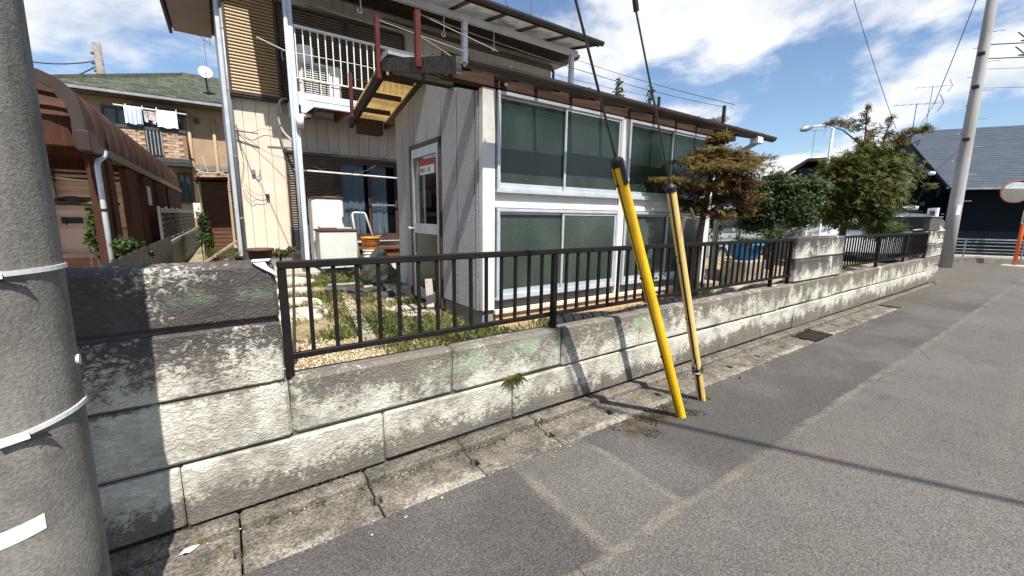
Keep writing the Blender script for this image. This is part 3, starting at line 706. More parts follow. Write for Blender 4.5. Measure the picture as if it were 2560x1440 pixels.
# white posts, mid rail
for a, b in ((2.012, 2.150), (3.915, 4.018), (5.80, 5.945)):
    m = MB(); m.cbox(a, b, 3.392, 3.466, .57, 2.655, .004); o = m.build('corner_board', 'white', an)
    n_ = MB()
    for z in np.arange(.75, 2.6, .31): n_.tube([(b-.028, 3.392, z), (b-.028, 3.389, z)], .004, 6)
    n_.build('nail_head', 'rust', o)
for a, b in ((2.152, 3.913), (4.02, 5.798)):
    m = MB(); m.cbox(a, b, 3.408, 3.464, 1.645, 1.735, .003); m.build('rail_board', 'white', an)
    m = MB(); m.cbox(a, b, 3.394, 3.464, 1.585, 1.643, .003); m.build('rail_board', 'white', an)
def window(x0, x1, z0, z1, y=3.40, gl='frost'):
    m = MB(); f = .032
    for q in ((x0, x1, z1-f, z1), (x0, x1, z0, z0+f), (x0, x0+f, z0+f, z1-f), (x1-f, x1, z0+f, z1-f)): m.cbox(q[0], q[1], y-.028, y+.055, q[2], q[3], .003)
    m.box(x0-.012, x1+.012, y-.045, y+.02, z0-.014, z0-.001)
    fr = m.build('window_frame', 'alum', an); xm = (x0+x1)/2
    for i, (a, b, yy) in enumerate(((x0+f, xm+.018, y+.006), (xm-.018, x1-f, y-.016))):
        s = MB(); t = .024; c, d = z0+f+.001, z1-f-.001
        for q in ((a, b, d-t, d), (a, b, c, c+t*2.0), (a, a+t, c+t*2., d-t), (b-t, b, c+t*2., d-t)): s.box(q[0], q[1], yy, yy+.018, q[2], q[3])
        s.build('sash', 'alum', fr)
        g = MB(); g.box(a+t*.8, b-t*.8, yy+.006, yy+.011, c+t*1.8, d-t*.8); g.build('pane', gl, fr)
    return fr
window(2.165, 3.905, 1.742, 2.648); window(4.028, 5.79, 1.742, 2.645); window(2.165, 3.905, .685, 1.578, gl='frost2'); window(4.028, 5.79, .685, 1.578, gl='frost2')
# gable panels
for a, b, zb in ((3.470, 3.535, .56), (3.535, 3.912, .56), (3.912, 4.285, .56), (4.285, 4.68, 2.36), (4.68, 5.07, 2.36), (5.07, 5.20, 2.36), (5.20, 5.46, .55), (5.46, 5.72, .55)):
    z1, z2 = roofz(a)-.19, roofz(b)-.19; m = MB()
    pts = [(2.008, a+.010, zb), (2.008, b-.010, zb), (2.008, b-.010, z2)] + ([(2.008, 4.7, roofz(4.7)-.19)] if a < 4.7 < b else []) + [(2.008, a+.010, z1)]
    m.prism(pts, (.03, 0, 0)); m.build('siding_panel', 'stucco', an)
# back half panels lie over the same core; door
dr = MB()
for q in ((4.29, 4.325, .42, 2.355), (5.155, 5.19, .42, 2.355), (4.325, 5.155, 2.31, 2.355)): dr.cbox(1.985, 2.05, q[0], q[1], q[2], q[3], .003)
door = dr.build('door', 'brown', an)
m = MB()
for q in ((4.327, 4.40, .45, 2.305), (5.09, 5.153, .45, 2.305), (4.40, 5.09, 2.20, 2.305), (4.40, 5.09, 1.28, 1.40), (4.40, 5.09, .45, .58)): m.box(2.0, 2.03, q[0], q[1], q[2], q[3])
m.build('door_stile', 'alum', door)
m = MB(); m.box(2.012, 2.018, 4.402, 5.088, 1.402, 2.198); m.build('clear_pane', 'glass_d', door)
m = MB(); m.box(2.010, 2.018, 4.402, 5.088, .582, 1.278); m.build('frosted_pane', 'frost', door)
m = MB(); m.tube([(2.0, 5.12, 1.335), (1.955, 5.12, 1.335)], [.012, .012], 12); m.tube([(1.96, 5.12, 1.335), (1.945, 5.12, 1.335), (1.925, 5.12, 1.335)], [.018, .028, .016], 14); m.build('door_knob', 'alum', door, True)
pst = MB()
pst.box(2.0085, 2.0112, 4.47, 4.90, 1.985, 2.16); ps = tag(pst.build('notice_sign', 'paper'), 'red and white notice behind the upper door glass', 'sign')
m = MB(); m.box(2.0075, 2.0083, 4.47, 4.90, 2.085, 2.16); m.build('red_stripe', 'red', ps)
m = MB()
for y, w_, z, h in ((4.87, .03, 2.01, .05), (4.83, .02, 2.01, .05), (4.79, .03, 2.035, .014), (4.79, .012, 2.01, .05), (4.75, .028, 2.01, .012), (4.735, .012, 2.01, .05), (4.69, .012, 2.012, .012), (4.66, .014, 2.01, .05), (4.62, .03, 2.01, .05)): m.box(2.0075, 2.0083, y-w_, y, z, z+h)
m.build('black_lettering', 'black', ps)
m = MB(); m.box(2.03, 2.036, 4.62, 5.05, 1.60, 1.80); tag(m.build('cardboard_sheet', 'plank'), 'brown cardboard sheet seen through the annex door glass', 'cardboard')
# timber and roof
m = MB(); m.cbox(1.62, 6.42, 3.372, 3.47, 2.660, 2.822, .006, .003); m.build('lintel_beam', 'wood_m', an)
VX0, VX1 = 1.60, 6.52
def slope(y0, y1, x0, x1, th, off=0., name='roof', mat='roof_g', parent=None):
    m = MB(); m.prism([(x0, y0, roofz(y0)+off), (x0, y1, roofz(y1)+off), (x0, y1, roofz(y1)+off-th), (x0, y0, roofz(y0)+off-th)], (x1-x0, 0, 0)); return m.build(name, mat, parent if parent is not None else an)
rf = slope(3.43, 4.70, 2.06, VX1, .035); 
r2 = slope(4.703, 6.31, 2.06, VX1, .035)
# slates on the front slope, row by row
for j in range(6):
    y0 = 3.44+.21*j
    for i in range(15):
        x0 = VX0+.04+.33*i+(j % 2)*.15
        if x0 < 2.08 or x0+.32 > VX1: continue
        m = MB(); z0, z1 = roofz(y0)+.016, roofz(y0+.24)+.008; m.prism([(x0, y0, z0), (x0, y0+.24, z1), (x0, y0+.24, z1-.008), (x0, y0, z0-.014)], (.322, 0, 0)); m.build('slate', 'roof_g', rf)
def corr(y0, y1, x0, x1, pitch, amp, name, mat, off=0., zf=roofz, parent=None):
    n = int((x1-x0)/pitch*6); m = MB(); vs = []
    for i in range(n+1):
        x = x0+(x1-x0)*i/n; dz = amp*math.sin(2*math.pi*(x-x0)/pitch)
        for y in (y0, y1): vs.append((x, y, zf(y)+off+dz))
    m.add(vs, [(2*i, 2*i+2, 2*i+3, 2*i+1) for i in range(n)]); return m.build(name, mat, parent if parent is not None else an, True)
corr(3.02, 3.43, VX0+.02, VX1, .06, .009, 'eave_sheet', 'frp_c', -.012)
corr(3.43, 4.70, VX0+.02, 2.07, .06, .009, 'verge_sheet', 'frp_c', -.014)
corr(4.70, 6.28, VX0-.06, 2.07, .06, .009, 'verge_sheet', 'frp_y', -.014)
for y in (5.02, 5.46, 5.9, 6.24):
    m = MB(); m.box(VX0, 2.005, y-.02, y+.02, roofz(y)-.085, roofz(y)-.028); m.build('batten', 'wood_d', an)
for k in range(11):
    x = 1.66+.46*k; m = MB(); m.prism([(x, 3.04, roofz(3.04)-.026), (x, 3.49, roofz(3.49)-.026), (x, 3.49, roofz(3.49)-.075), (x, 3.04, roofz(3.04)-.07)], (.042, 0, 0)); m.build('rafter', 'wood_d', an)
def verge(y0, y1, d0, d1, x, th, mat, name='bargeboard'):
    m = MB(); m.prism([(x, y0, roofz(y0)+d0), (x, y1, roofz(y1)+d0), (x, y1, roofz(y1)+d1), (x, y0, roofz(y0)+d1)], (th, 0, 0)); return m.build(name, mat, an)
verge(3.02, 4.78, .015, -.115, VX0-.045, .045, 'wood_g'); verge(4.79, 6.32, -.03, -.15, VX0-.045, .05, 'wood_d')
m = MB(); m.cbox(VX0+.02, 2.004, 4.62, 4.76, roofz(4.7)-.20, roofz(4.7)-.05, .004); m.build('ridge_purlin', 'wood_d', an)
m = MB(); m.cbox(1.70, 2.004, 3.95, 4.05, 2.78, 2.88, .004); m.build('purlin_end', 'wood_d', an)
m = MB(); m.prism([(VX0-.05, 4.55, 3.165), (VX0-.05, 4.85, 3.165), (VX0-.05, 4.85, 3.2), (VX0-.05, 4.7, 3.235), (VX0-.05, 4.55, 3.2)], (VX1-VX0+.05, 0, 0)); m.build('ridge_cap', 'galv', an)
m = MB(); pr = [(3.05-.062+.062*math.cos(a), 2.685+.062*math.sin(a)) for a in np.linspace(math.pi, 2*math.pi, 10)]; pr2 = [(3.05-.062+.055*math.cos(a), 2.687+.055*math.sin(a)) for a in np.linspace(2*math.pi, math.pi, 10)]
m.prism([(1.62, y, z) for y, z in pr+pr2], (5.10, 0, 0)); gtr = m.build('gutter', 'fascia_d', an)
for x in (2.0, 2.9, 3.8, 4.7, 5.6, 6.3):
    m = MB(); m.bar((x, 2.925, 2.69), (x, 3.07, 2.70), .014, .008); m.build('gutter_strap', 'galv', gtr)
m = MB(); m.box(1.62, 6.6, 3.055, 3.072, 2.648, roofz(3.06)-.03); m.build('fascia_board', 'fascia_d', an)
m = MB(); m.tube([(6.25, 2.99, 2.66), (6.25, 3.0, 2.56), (6.12, 3.2, 2.42), (6.03, 3.33, 2.36), (6.02, 3.33, .42)], .033, 12); m.build('downpipe', 'galv', an, True)
m = MB(); m.cbox(6.18, 6.32, 2.93, 3.05, 2.55, 2.64, .008); m.build('rain_head', 'steel_w', an)
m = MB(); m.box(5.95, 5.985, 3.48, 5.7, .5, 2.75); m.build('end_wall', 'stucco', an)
m = MB(); m.box(VX0+.05, 1.99, 6.18, 6.33, 2.64, 2.80); m.build('rear_fascia', 'wood_d', an)
m = MB(); m.tube([(2.0, 3.31, 2.66), (2.12, 3.31, 2.66)], .001, 4); 
m = MB(); m.tube([(2.22, 3.34, 2.735+.0), (2.22, 3.33, 2.70)], [.04, .034], 12); m.build('insulator', 'black', an)
m = MB(); m.tube([(2.22, 3.335, 2.705), (2.22, 3.318, 2.688)], .017, 10); m.build('insulator_core', 'paper', an)
# red timber stakes that carry the trellis wires, and stakes at the far end
for x, y, z0, z1, w_ in ((1.535, 4.83, 2.98, 3.62, .052), (1.535, 3.71, 2.80, 3.26, .052), (1.535, 6.05, 2.80, 3.36, .045)):
    m = MB(); m.cbox(x-w_/2, x+.02, y-w_/2, y+w_/2, z0, z1, .003, .002); m.build('trellis_stake', 'wood_r', an)
for x, y, z0, z1 in ((6.46, 3.62, 2.86, 3.22), (6.9-.4, 4.85, 3.05, 3.62)):
    m = MB(); m.cbox(x-.02, x+.02, y-.02, y+.02, z0, z1, .003); m.build('trellis_stake', 'wood_d', an)
for a, b, r_ in (((1.53, 3.71, 3.24), (6.46, 3.62, 3.2), .004), ((1.53, 4.83, 3.60), (6.5, 4.85, 3.60), .0035), ((1.53, 3.71, 2.98), (6.46, 3.62, 2.98), .003), ((1.53, 6.05, 3.30), (6.5, 6.0, 3.30), .003)):
    m = MB(); a, b = V3(a), V3(b); m.tube([a+(b-a)*t+V3((0, 0, -.08*4*t*(1-t))) for t in np.linspace(0, 1, 9)], r_, 5); m.build('trellis_wire', 'wire', an)
for a, b in (((1.56, 4.83, 3.58), (2.6, 4.83, 3.50)), ((1.56, 3.71, 3.24), (2.5, 3.9, 3.2)), ((1.56, 3.71, 3.06), (2.3, 3.9, 2.93))):
    m = MB(); m.tube([a, b], .004, 6); m.build('loose_rod', 'conc', an)
# ------------------------------------------------------------------ the old two-storey house
HY = 9.2
hs = thing('old_house', 'old two-storey house with cream boards, bronze shutters and a balcony', 'house', (4, 10, .4))
m = MB(); m.box(.20, 7.6, 9.235, 12.75, .70, 5.72); m.build('wall_core', 'greige', hs)
m = MB(); m.box(.24, 7.55, 9.26, 12.7, .3, .70); m.build('foundation', 'conc_d', hs)
def boards(x0, x1, z0, z1, w=.203, mat='cream', y=HY):
    n = int(round((x1-x0)/w)); w = (x1-x0)/n; p = None
    for k in range(n):
        if p is None:
            m = MB(); m.cbox(x0+.003, x0+w-.003, y, y+.030, z0, z1, .004); p = m.build('siding_board', mat, hs); b = WLOC[p.name]
        else: dup(p, b+V3((k*w, 0, 0)))
boards(.215, 1.03, .72, 3.36); boards(1.03, 3.25, 2.705, 3.36, .2, 'greige'); boards(3.25, 4.9, .72, 3.36, .2, 'greige')
boards(.215, 1.06, 3.36, 3.54); boards(3.5, 4.36, 3.4, 5.7, .2, 'greige'); boards(4.36, 6.0, 5.19, 5.7, .2, 'greige'); boards(6.0, 7.6, 3.4, 5.7, .2, 'greige'); boards(1.06, 3.5, 5.33, 5.7, .2, 'greige')
m = MB(); m.cbox(.15, .215, 9.17, 9.26, .70, 5.7, .006); m.build('corner_trim', 'alum', hs)
for k in range(17):
    m = MB(); y = 9.27+.205*k; m.cbox(.165, .199, y+.003, y+.202, .72, 5.7, .004); m.build('siding_board', 'alum', hs)
m = MB(); m.tube([(.245, 9.13, .5), (.245, 9.13, 5.75)], .036, 12); dp = m.build('downpipe', 'alum_d', hs, True)
for z in (1.4, 2.5, 3.6, 4.6):
    m = MB(); m.tube([(.245, 9.13, z), (.245, 9.13, z+.03)], .041, 12); m.build('pipe_bracket', 'galv', dp)
def shutter(x0, x1, z0, z1, y, pitch, mat, name, fr=.045, fmat='brown', deep=.10):
    m = MB()
    for q in ((x0, x0+fr, z0, z1), (x1-fr, x1, z0, z1), (x0+fr, x1-fr, z0, z0+fr), (x0+fr, x1-fr, z1-fr, z1)): m.cbox(q[0], q[1], y-.012, y+deep, q[2], q[3], .003)
    m.box(x0+fr, x1-fr, y+.03, y+.04, z0+fr, z1-fr)
    o = m.build(name, fmat, hs); n = int((z1-z0-2*fr)/pitch); p = (z1-z0-2*fr)/n; s = None
    for k in range(n):
        z = z0+fr+k*p
        if s is None:
            m = MB(); a, b = x0+fr+.002, x1-fr-.002
            m.prism([(a, y+.028, z+p*.98), (a, y+.006, z+p*.80), (a, y-.002, z+p*.45), (a, y+.002, z+p*.20), (a, y+.028, z+p*.12)], (b-a, 0, 0))
            s = m.build('slat', mat, o); sb = WLOC[s.name]
        else: dup(s, sb+V3((0, 0, k*p)))
    return o
shutter(.255, 1.06, 3.57, 5.36, 9.06, .052, 'slat', 'shutter_box', .04, 'brown', .135)
m = MB(); m.box(.25, 1.065, 9.06, 9.195, 3.535, 3.567); m.build('shutter_box_base', 'black', hs)
shutter(1.085, 2.28, 3.57, 5.28, 9.14, .050, 'slat_d', 'balcony_shutter', .045, 'brown', .06); shutter(2.285, 3.46, 3.57, 5.28, 9.12, .050, 'slat_d', 'balcony_shutter', .045, 'brown', .06)
shutter(1.045, 1.94, .80, 2.66, 9.13, .046, 'slat_d', 'ground_shutter', .04, 'brown', .065)
shutter(4.38, 5.98, 3.9, 5.17, 9.13, .052, 'slat_d', 'upper_shutter', .045, 'brown', .065)
for q in (((1.04, 9.1, 2.70), (1.9, 9.1, 2.715), (1.98, 9.09, 2.735)), ((1.6, 9.1, 5.36), (1.75, 9.08, 5.36), (2.1, 9.09, 5.33), (3.42, 9.09, 5.31), (3.50, 9.1, 5.22), (3.50, 9.1, 4.9))):
    m = MB(); m.tube(q, .022, 8); m.build('awning_rail', 'conc', hs, True)
# sliding window with curtains
m = MB()
for q in ((1.945, 1.99, .98, 2.66), (3.205, 3.25, .98, 2.66), (1.99, 3.205, 2.60, 2.66), (1.99, 3.205, .95, 1.02)): m.cbox(q[0], q[1], 9.12, 9.235, q[2], q[3], .004)
wn = m.build('sliding_window', 'brown', hs)
m = MB(); m.box(1.95, 3.25, 9.08, 9.13, .93, .948); m.build('sill', 'alum', wn)
for a, b, y in ((1.99, 2.62, 9.145), (2.58, 3.205, 9.165)):
    m = MB()
    for q in ((a, a+.05, 1.02, 2.60), (b-.05, b, 1.02, 2.60), (a+.05, b-.05, 2.53, 2.60), (a+.05, b-.05, 1.02, 1.10)): m.box(q[0], q[1], y, y+.02, q[2], q[3])
    m.build('sash', 'brown', wn); m = MB(); m.box(a+.048, b-.048, y+.008, y+.012, 1.098, 2.532); m.build('pane', 'glass_d', wn)
m = MB(); m.box(2.632, 3.15, 9.162, 9.164, 1.70, 1.73); m.build('mid_bar', 'alum_d', wn)
def curtain(x0, x1, z0, z1, y, mat='curtain'):
    n = 60; m = MB(); vs = []
    for i in range(n+1):
        x = x0+(x1-x0)*i/n; d = .018*math.sin(i*1.15)+.010*math.sin(i*.41+1)
        vs += [(x, y+d*.6, z1), (x+.01*math.sin(i), y+d*1.3, z0)]
    m.add(vs, [(2*i, 2*i+2, 2*i+3, 2*i+1) for i in range(n)]); return m.build('curtain', mat, wn, True)
curtain(2.02, 2.50, 1.05, 2.56, 9.205); curtain(2.64, 2.98, 1.05, 2.56, 9.205)
m = MB(); m.box(1.95, 3.24, 9.228, 9.233, .98, 2.64); m.build('room_dark', 'dark', wn)
m = MB(); m.cbox(1.96, 3.22, 8.72, 9.1, .78, .83, .004); m.cbox(1.98, 3.2, 8.78, 8.83, .475, .78, .004); m.cbox(1.98, 3.2, 8.72, 9.05, .62, .66, .004); tag(m.build('wooden_bench_step', 'shed'), 'low brown wooden step under the sliding window', 'step')
# clothes pole rails across the front
m = MB(); m.tube([(1.12, 8.75, 2.31), (3.25, 8.75, 2.27)], .017, 8); tag(m.build('drying_pole', 'white', smooth=True), 'long white drying pole across the ground floor window', 'drying pole')
# wiring and boxes on the front wall
wb = MB(); wb.cbox(.47, .53, 9.15, 9.2, 2.20, 2.30, .008); wb.tube([(.52, 9.17, 2.20), (.57, 9.15, 2.17), (.60, 9.15, 2.22), (.60, 9.15, 2.30)], .008, 6); wb.build('junction_box', 'alum_d', hs)
wb = MB(); wb.cbox(.66, .72, 9.15, 9.2, 1.86, 1.92, .006); wb.build('outlet_box', 'white', hs); wb = MB(); wb.cbox(.665, .725, 9.14, 9.2, 1.79, 1.855, .006); wb.build('outlet_cover', 'black', hs)
def cord(pts, r, mat, name, par): 
    P = [V3(p) for p in pts]; Q = []
    for i in range(len(P)-1):
        a, b, c, d = P[max(i-1, 0)], P[i], P[i+1], P[min(i+2, len(P)-1)]
        for k in range(6):
            t = k/6; Q.append(.5*((2*b)+(-a+c)*t+(2*a-5*b+4*c-d)*t*t+(-a+3*b-3*c+d)*t**3))
    Q.append(P[-1]); m = MB(); m.tube(Q, r, 6); return m.build(name, mat, par, True)
for pts, r_ in (([(.25, 9.16, 3.05), (.30, 9.15, 2.9), (.47, 9.16, 2.28)], .007), ([(.53, 9.16, 2.2), (.68, 9.16, 1.85), (1.0, 9.17, .85)], .006), ([(.30, 9.14, 1.93), (.42, 9.15, 1.72), (.50, 9.15, 1.75), (.62, 9.15, 1.74), (.68, 9.15, 1.79)], .007), ([(.27, 9.16, 3.02), (.5, 9.12, 2.95), (.72, 9.13, 3.04), (.95, 9.15, 3.0)], .007),
                ([(.3, 9.15, 3.0), (.75, 9.1, 2.62), (1.3, 8.8, 2.45), (1.85, 8.75, 2.28), (2.35, 8.7, 2.35), (2.75, 8.75, 2.6), (3.05, 8.8, 2.95)], .007), ([(.30, 9.14, 2.88), (.36, 9.15, 2.45), (.29, 9.15, 2.05)], .006), ([(.34, 9.15, 2.02), (.5, 9.14, 1.86), (.67, 9.15, 1.83)], .006)):
    cord(pts, r_*.6, 'wire', 'wall_cable', hs)
cord([(1.14, 9.1, 3.62), (1.02, 9.0, 3.55), (.96, 9.0, 3.3), (1.02, 8.95, 3.0), (1.2, 8.7, 2.75), (1.25, 8.6, 2.6)], .022, 'conc', 'aircon_hose', hs)
m = MB(); m.bar((.28, 9.1, 2.95), (.62, 9.05, 2.93), .018); m.bar((.30, 9.15, 3.06), (.33, 9.05, 2.86), .014); m.build('cable_bracket', 'wire', hs)
# roof, soffit, balcony roof
m = MB(); m.prism([(-.62, 8.62, 5.74), (-.62, 10.9, 6.75), (-.62, 12.95, 5.80), (-.62, 12.95, 5.70), (-.62, 8.62, 5.66)], (8.72, 0, 0)); rfh = m.build('roof', 'roof_d', hs)
m = MB(); m.box(-.60, .11, 8.66, 12.9, 5.62, 5.655); m.build('soffit_board', 'soffit_l', rfh)
m = MB(); m.box(.22, 8.08, 8.66, 9.22, 5.62, 5.655); m.build('soffit_board', 'soffit', rfh)
m = MB(); m.box(7.62, 8.08, 9.23, 12.9, 5.62, 5.655); m.build('soffit_board', 'soffit_l', rfh)
m = MB(); m.box(-.66, -.625, 8.6, 12.97, 5.60, 5.78); m.build('verge_board', 'roof_d', rfh)
m = MB(); m.tube([(-.66, 8.60, 5.60), (-.66, 12.99, 5.60)], .03, 8); m.build('verge_trim', 'roof_d', rfh)
def brz(y): return 5.60+.19*(y-7.6)
m = MB(); m.prism([(.58, 7.58, brz(7.58)+.03), (.58, 9.1, brz(9.1)+.03), (.58, 9.1, brz(9.1)+.02), (.58, 7.58, brz(7.58)+.02)], (7.14, 0, 0)); br = m.build('balcony_roof', 'frp_w', hs)
for k in range(9):
    x = .80+.86*k; m = MB(); m.prism([(x, 7.60, brz(7.6)+.015), (x, 9.15, brz(9.15)+.015), (x, 9.15, brz(9.15)-.05), (x, 7.60, brz(7.6)-.04)], (.04, 0, 0)); m.build('rafter', 'soffit', br)
m = MB(); m.box(.60, 7.72, 8.28, 9.05, 5.585, 5.60); m.build('ceiling_board', 'wood_d', br)
m = MB(); m.cbox(.9, 7.6, 8.15, 8.25, 5.46, 5.58, .006); m.build('roof_beam', 'steel_w', br)
m = MB(); pr = [(7.53+.07*math.cos(a), 5.63+.085*math.sin(a)) for a in np.linspace(math.pi, 2*math.pi, 9)]; pr2 = [(7.53+.062*math.cos(a), 5.632+.078*math.sin(a)) for a in np.linspace(2*math.pi, math.pi, 9)]
m.prism([(.68, y, z) for y, z in pr+pr2], (7.12, 0, 0)); m.build('gutter', 'roof_d', br)
m = MB(); m.box(.70, 7.76, 7.602, 7.616, 5.545, 5.70); m.build('fascia', 'fascia_d', br)
m = MB(); m.box(3.0, 7.60, 9.13, 9.2, 5.40, 5.50); m.build('wall_beam', 'soffit', br)
m = MB(); m.tube([(7.66, 9.3, 5.56), (7.62, 9.12, 5.35), (7.62, 9.12, 3.5)], .035, 10); m.build('downpipe', 'roof_d', hs, True)
for x in (2.35, 4.0, 5.2):
    cord([(x, 8.3, 5.58), (x, 8.28, 5.2), (x+.02, 8.27, 5.12), (x-.05, 8.27, 5.10), (x-.06, 8.27, 5.16)], .011, 'steel_w', 'hanger_hook', br)
# balcony
bx0, bx1, by0 = 1.20, 4.6, 8.2
bal = MB(); bal.box(bx0, bx1, by0+.04, 9.05, 3.46, 3.52); bal = bal.build('balcony', 'rust', hs)
m = MB(); m.cbox(bx0, bx1, by0-.02, by0+.04, 3.34, 3.555, .006); m.box(bx0+.02, bx1, by0-.026, by0-.0205, 3.44, 3.452); m.build('fascia_beam', 'steel_w', bal)
m = MB(); m.cbox(bx0-.05, bx0, by0, 9.15, 3.30, 3.55, .006); m.build('side_beam', 'steel_w', bal)
for k in range(6):
    m = MB(); x = 1.45+.5*k; m.box(x, x+.06, by0+.05, 9.1, 3.30, 3.455); m.build('joist', 'rust', bal)
m = MB(); m.prism([(bx0+.03, by0-.03, 3.46), (bx0+.36, by0-.03, 3.34), (bx0+.24, by0-.03, 3.34), (bx0+.10, by0-.03, 3.22), (bx0+.03, by0-.03, 3.22)], (0, .012, 0)); m.build('gusset_plate', 'steel_w', bal)
for i, (x, z0) in enumerate(((1.14, .475), (4.42, .475), (7.42, .475))):
    m = MB(); m.cbox(x-.052, x+.052, 8.14, 8.245, z0, 5.46, .006); m.cbox(x-.062, x-.054, 8.15, 8.235, z0, 5.40, .002); m.build('post', 'steel_w', bal)
m = MB(); m.tube([(1.085, 8.11, .48), (1.085, 8.11, 3.1), (1.085, 8.11, 5.5)], .030, 10); pp = m.build('drain_pipe', 'steel_w', bal, True)
m = MB(); m.tube([(1.19, 8.1, 3.16), (1.19, 8.1, 2.95)], .062, 12); m.tube([(1.19, 8.1, 3.14), (1.33, 8.3, 3.21), (1.42, 8.5, 3.26)], .035, 10); m.build('pipe_joint', 'white', pp, True)
m = MB(); m.cbox(bx0, bx1, by0-.02, by0+.03, 4.565, 4.61, .006); m.build('handrail', 'white', bal)
m = MB(); m.cbox(bx0, bx1, by0-.012, by0+.02, 3.765, 3.79, .004); m.build('lower_rail', 'white', bal)
m = MB(); m.box(0, .018, by0-.008, by0+.010, 3.791, 4.563); b0 = m.build('bar', 'white', bal); place_to(b0, (bx0+.02, by0, 3.791))
for k in range(1, 28): dup(b0, (bx0+.02+.118*k, by0, 3.791))
m = MB(); m.cbox(bx0-.03, bx0+.01, by0+.04, 9.1, 4.565, 4.61, .006); m.build('handrail', 'white', bal)
m = MB(); m.cbox(bx0-.02, bx0+.005, by0+.04, 9.1, 3.765, 3.79, .004); m.build('lower_rail', 'white', bal)
for k in range(1, 8): dup(b0, (bx0-.01, by0+.118*k, 3.791))
ac = thing('aircon_unit', 'cream air conditioner unit standing on the balcony', 'air conditioner', (1.62, 8.68, 3.52))
m = MB(); m.cbox(1.29, 1.98, 8.50, 8.78, 3.58, 4.17, .012); m.build('casing', 'white', ac)
m = MB(); m.box(1.33, 1.78, 8.493, 8.499, 3.63, 4.12); m.build('fan_opening', 'dark', ac)
for k in range(13):
    m = MB(); z = 3.645+.037*k; m.box(1.325, 1.79, 8.482, 8.491, z, z+.014); m.build('grille_slat', 'white', ac)
for x in (1.325, 1.47, 1.62, 1.776):
    m = MB(); m.box(x, x+.016, 8.476, 8.4815, 3.63, 4.12); m.build('grille_bar', 'white', ac)
for x in (1.36, 1.86):
    m = MB(); m.cbox(x, x+.07, 8.48, 8.8, 3.525, 3.578, .004); m.build('foot', 'black', ac)
m = MB(); m.prism([(1.30, 8.6, 4.175), (1.56, 8.6, 4.175), (1.56, 8.6, 4.44), (1.52, 8.6, 4.47), (1.34, 8.6, 4.46), (1.28, 8.6, 4.42)], (0, .02, 0)); tag(m.build('grey_cloth', 'cloth_w'), 'pale cloth hanging above the balcony air conditioner', 'cloth')
cb = thing('clothes_arm', 'metal clothes arm sticking out from the balcony corner', 'clothes arm', (1.15, 8.3, 4.15))
m = MB(); m.tube([(1.14, 8.28, 4.17), (.66, 8.20, 4.28)], .012, 8); m.build('arm', 'alum', cb); m = MB(); m.tube([(1.13, 8.26, 4.1), (1.18, 8.24, 4.62)], .010, 8); m.build('stay', 'alum', cb)
m = MB(); m.tube([(1.02, 8.26, 4.19), (1.01, 8.26, 4.10), (1.03, 8.26, 4.03)], .009, 6); m.build('peg', 'wire', cb)
m = MB(); m.tube([(1.14, 8.25, 4.18), (2.2, 8.24, 4.20), (3.6, 8.26, 4.18)], .007, 6); tag(m.build('balcony_line', 'white'), 'thin clothes line strung along behind the balcony bars', 'clothes line')

# ------------------------------------------------------------------ things standing in the yard by the house
fr = thing('old_fridge', 'tall white old fridge with rust spot behind the grey cabinet', 'fridge', (1.63, 8.62, .475))
m = MB(); m.cbox(1.33, 1.89, 8.46, 8.86, .53, 1.80, .018); m.build('cabinet_body', 'enamel_g', fr)
m = MB(); m.cbox(1.385, 1.845, 8.425, 8.458, 1.20, 1.765, .012); m.build('door', 'enamel', fr); m = MB(); m.cbox(1.385, 1.845, 8.425, 8.458, .56, 1.185, .012); m.build('door', 'enamel', fr)
m = MB(); m.cbox(1.325, 1.895, 8.43, 8.87, 1.802, 1.825, .004); m.build('top_panel', 'shed', fr)
m = MB(); m.cbox(1.855, 1.885, 8.42, 8.457, 1.38, 1.46, .004); m.tube([(1.88, 8.42, 1.60), (1.91, 8.4, 1.55), (1.89, 8.41, 1.48), (1.92, 8.4, 1.40)], .005, 6); m.build('latch', 'rust', fr)
cbn = thing('grey_cabinet', 'low chalky white cabinet with brown top in front of the fridge', 'cabinet', (1.68, 8.1, .475))
m = MB(); m.cbox(1.33, 1.97, 7.88, 8.30, .53, 1.20, .012); m.build('body', 'enamel_g', cbn)
m = MB(); m.cbox(1.31, 1.99, 7.86, 8.32, 1.202, 1.235, .005); m.build('top', 'shed', cbn)
for x in (1.38, 1.90):
    m = MB(); m.tube([(x, 7.95, .475), (x, 7.95, .53)], .022, 10); m.build('foot', 'white', cbn)
m = MB(); m.cbox(1.36, 1.62, 7.95, 8.2, 1.238, 1.30, .02); m.cbox(1.64, 1.90, 7.93, 8.15, 1.238, 1.265, .004); tag(m.build('folded_sheet', 'alum'), 'grey folded sheet on top of the low cabinet', 'sheet')
ct = thing('hand_cart', 'white tubular hand cart leaning beside the cabinet', 'hand cart', (2.12, 8.2, .475))
m = MB(); m.tube([(2.06, 8.05, .52), (1.985, 8.2, 1.49), (2.0, 8.2, 1.525), (2.03, 8.2, 1.54), (2.19, 8.2, 1.535), (2.22, 8.2, 1.52), (2.235, 8.2, 1.49), (2.36, 8.1, .95)], .018, 10); m.build('handle', 'white', ct, True)
m = MB(); m.tube([(2.02, 8.15, .98), (2.40, 8.15, .98)], .015, 8); m.build('cross_bar', 'white', ct); m = MB(); m.tube([(2.06, 8.0, .56), (2.02, 8.0, .56)], .08, 14); m.build('wheel', 'tyre', ct)
bk = thing('white_bucket', 'ribbed white plastic bucket under the orange basket', 'bucket', (2.19, 7.8, .475))
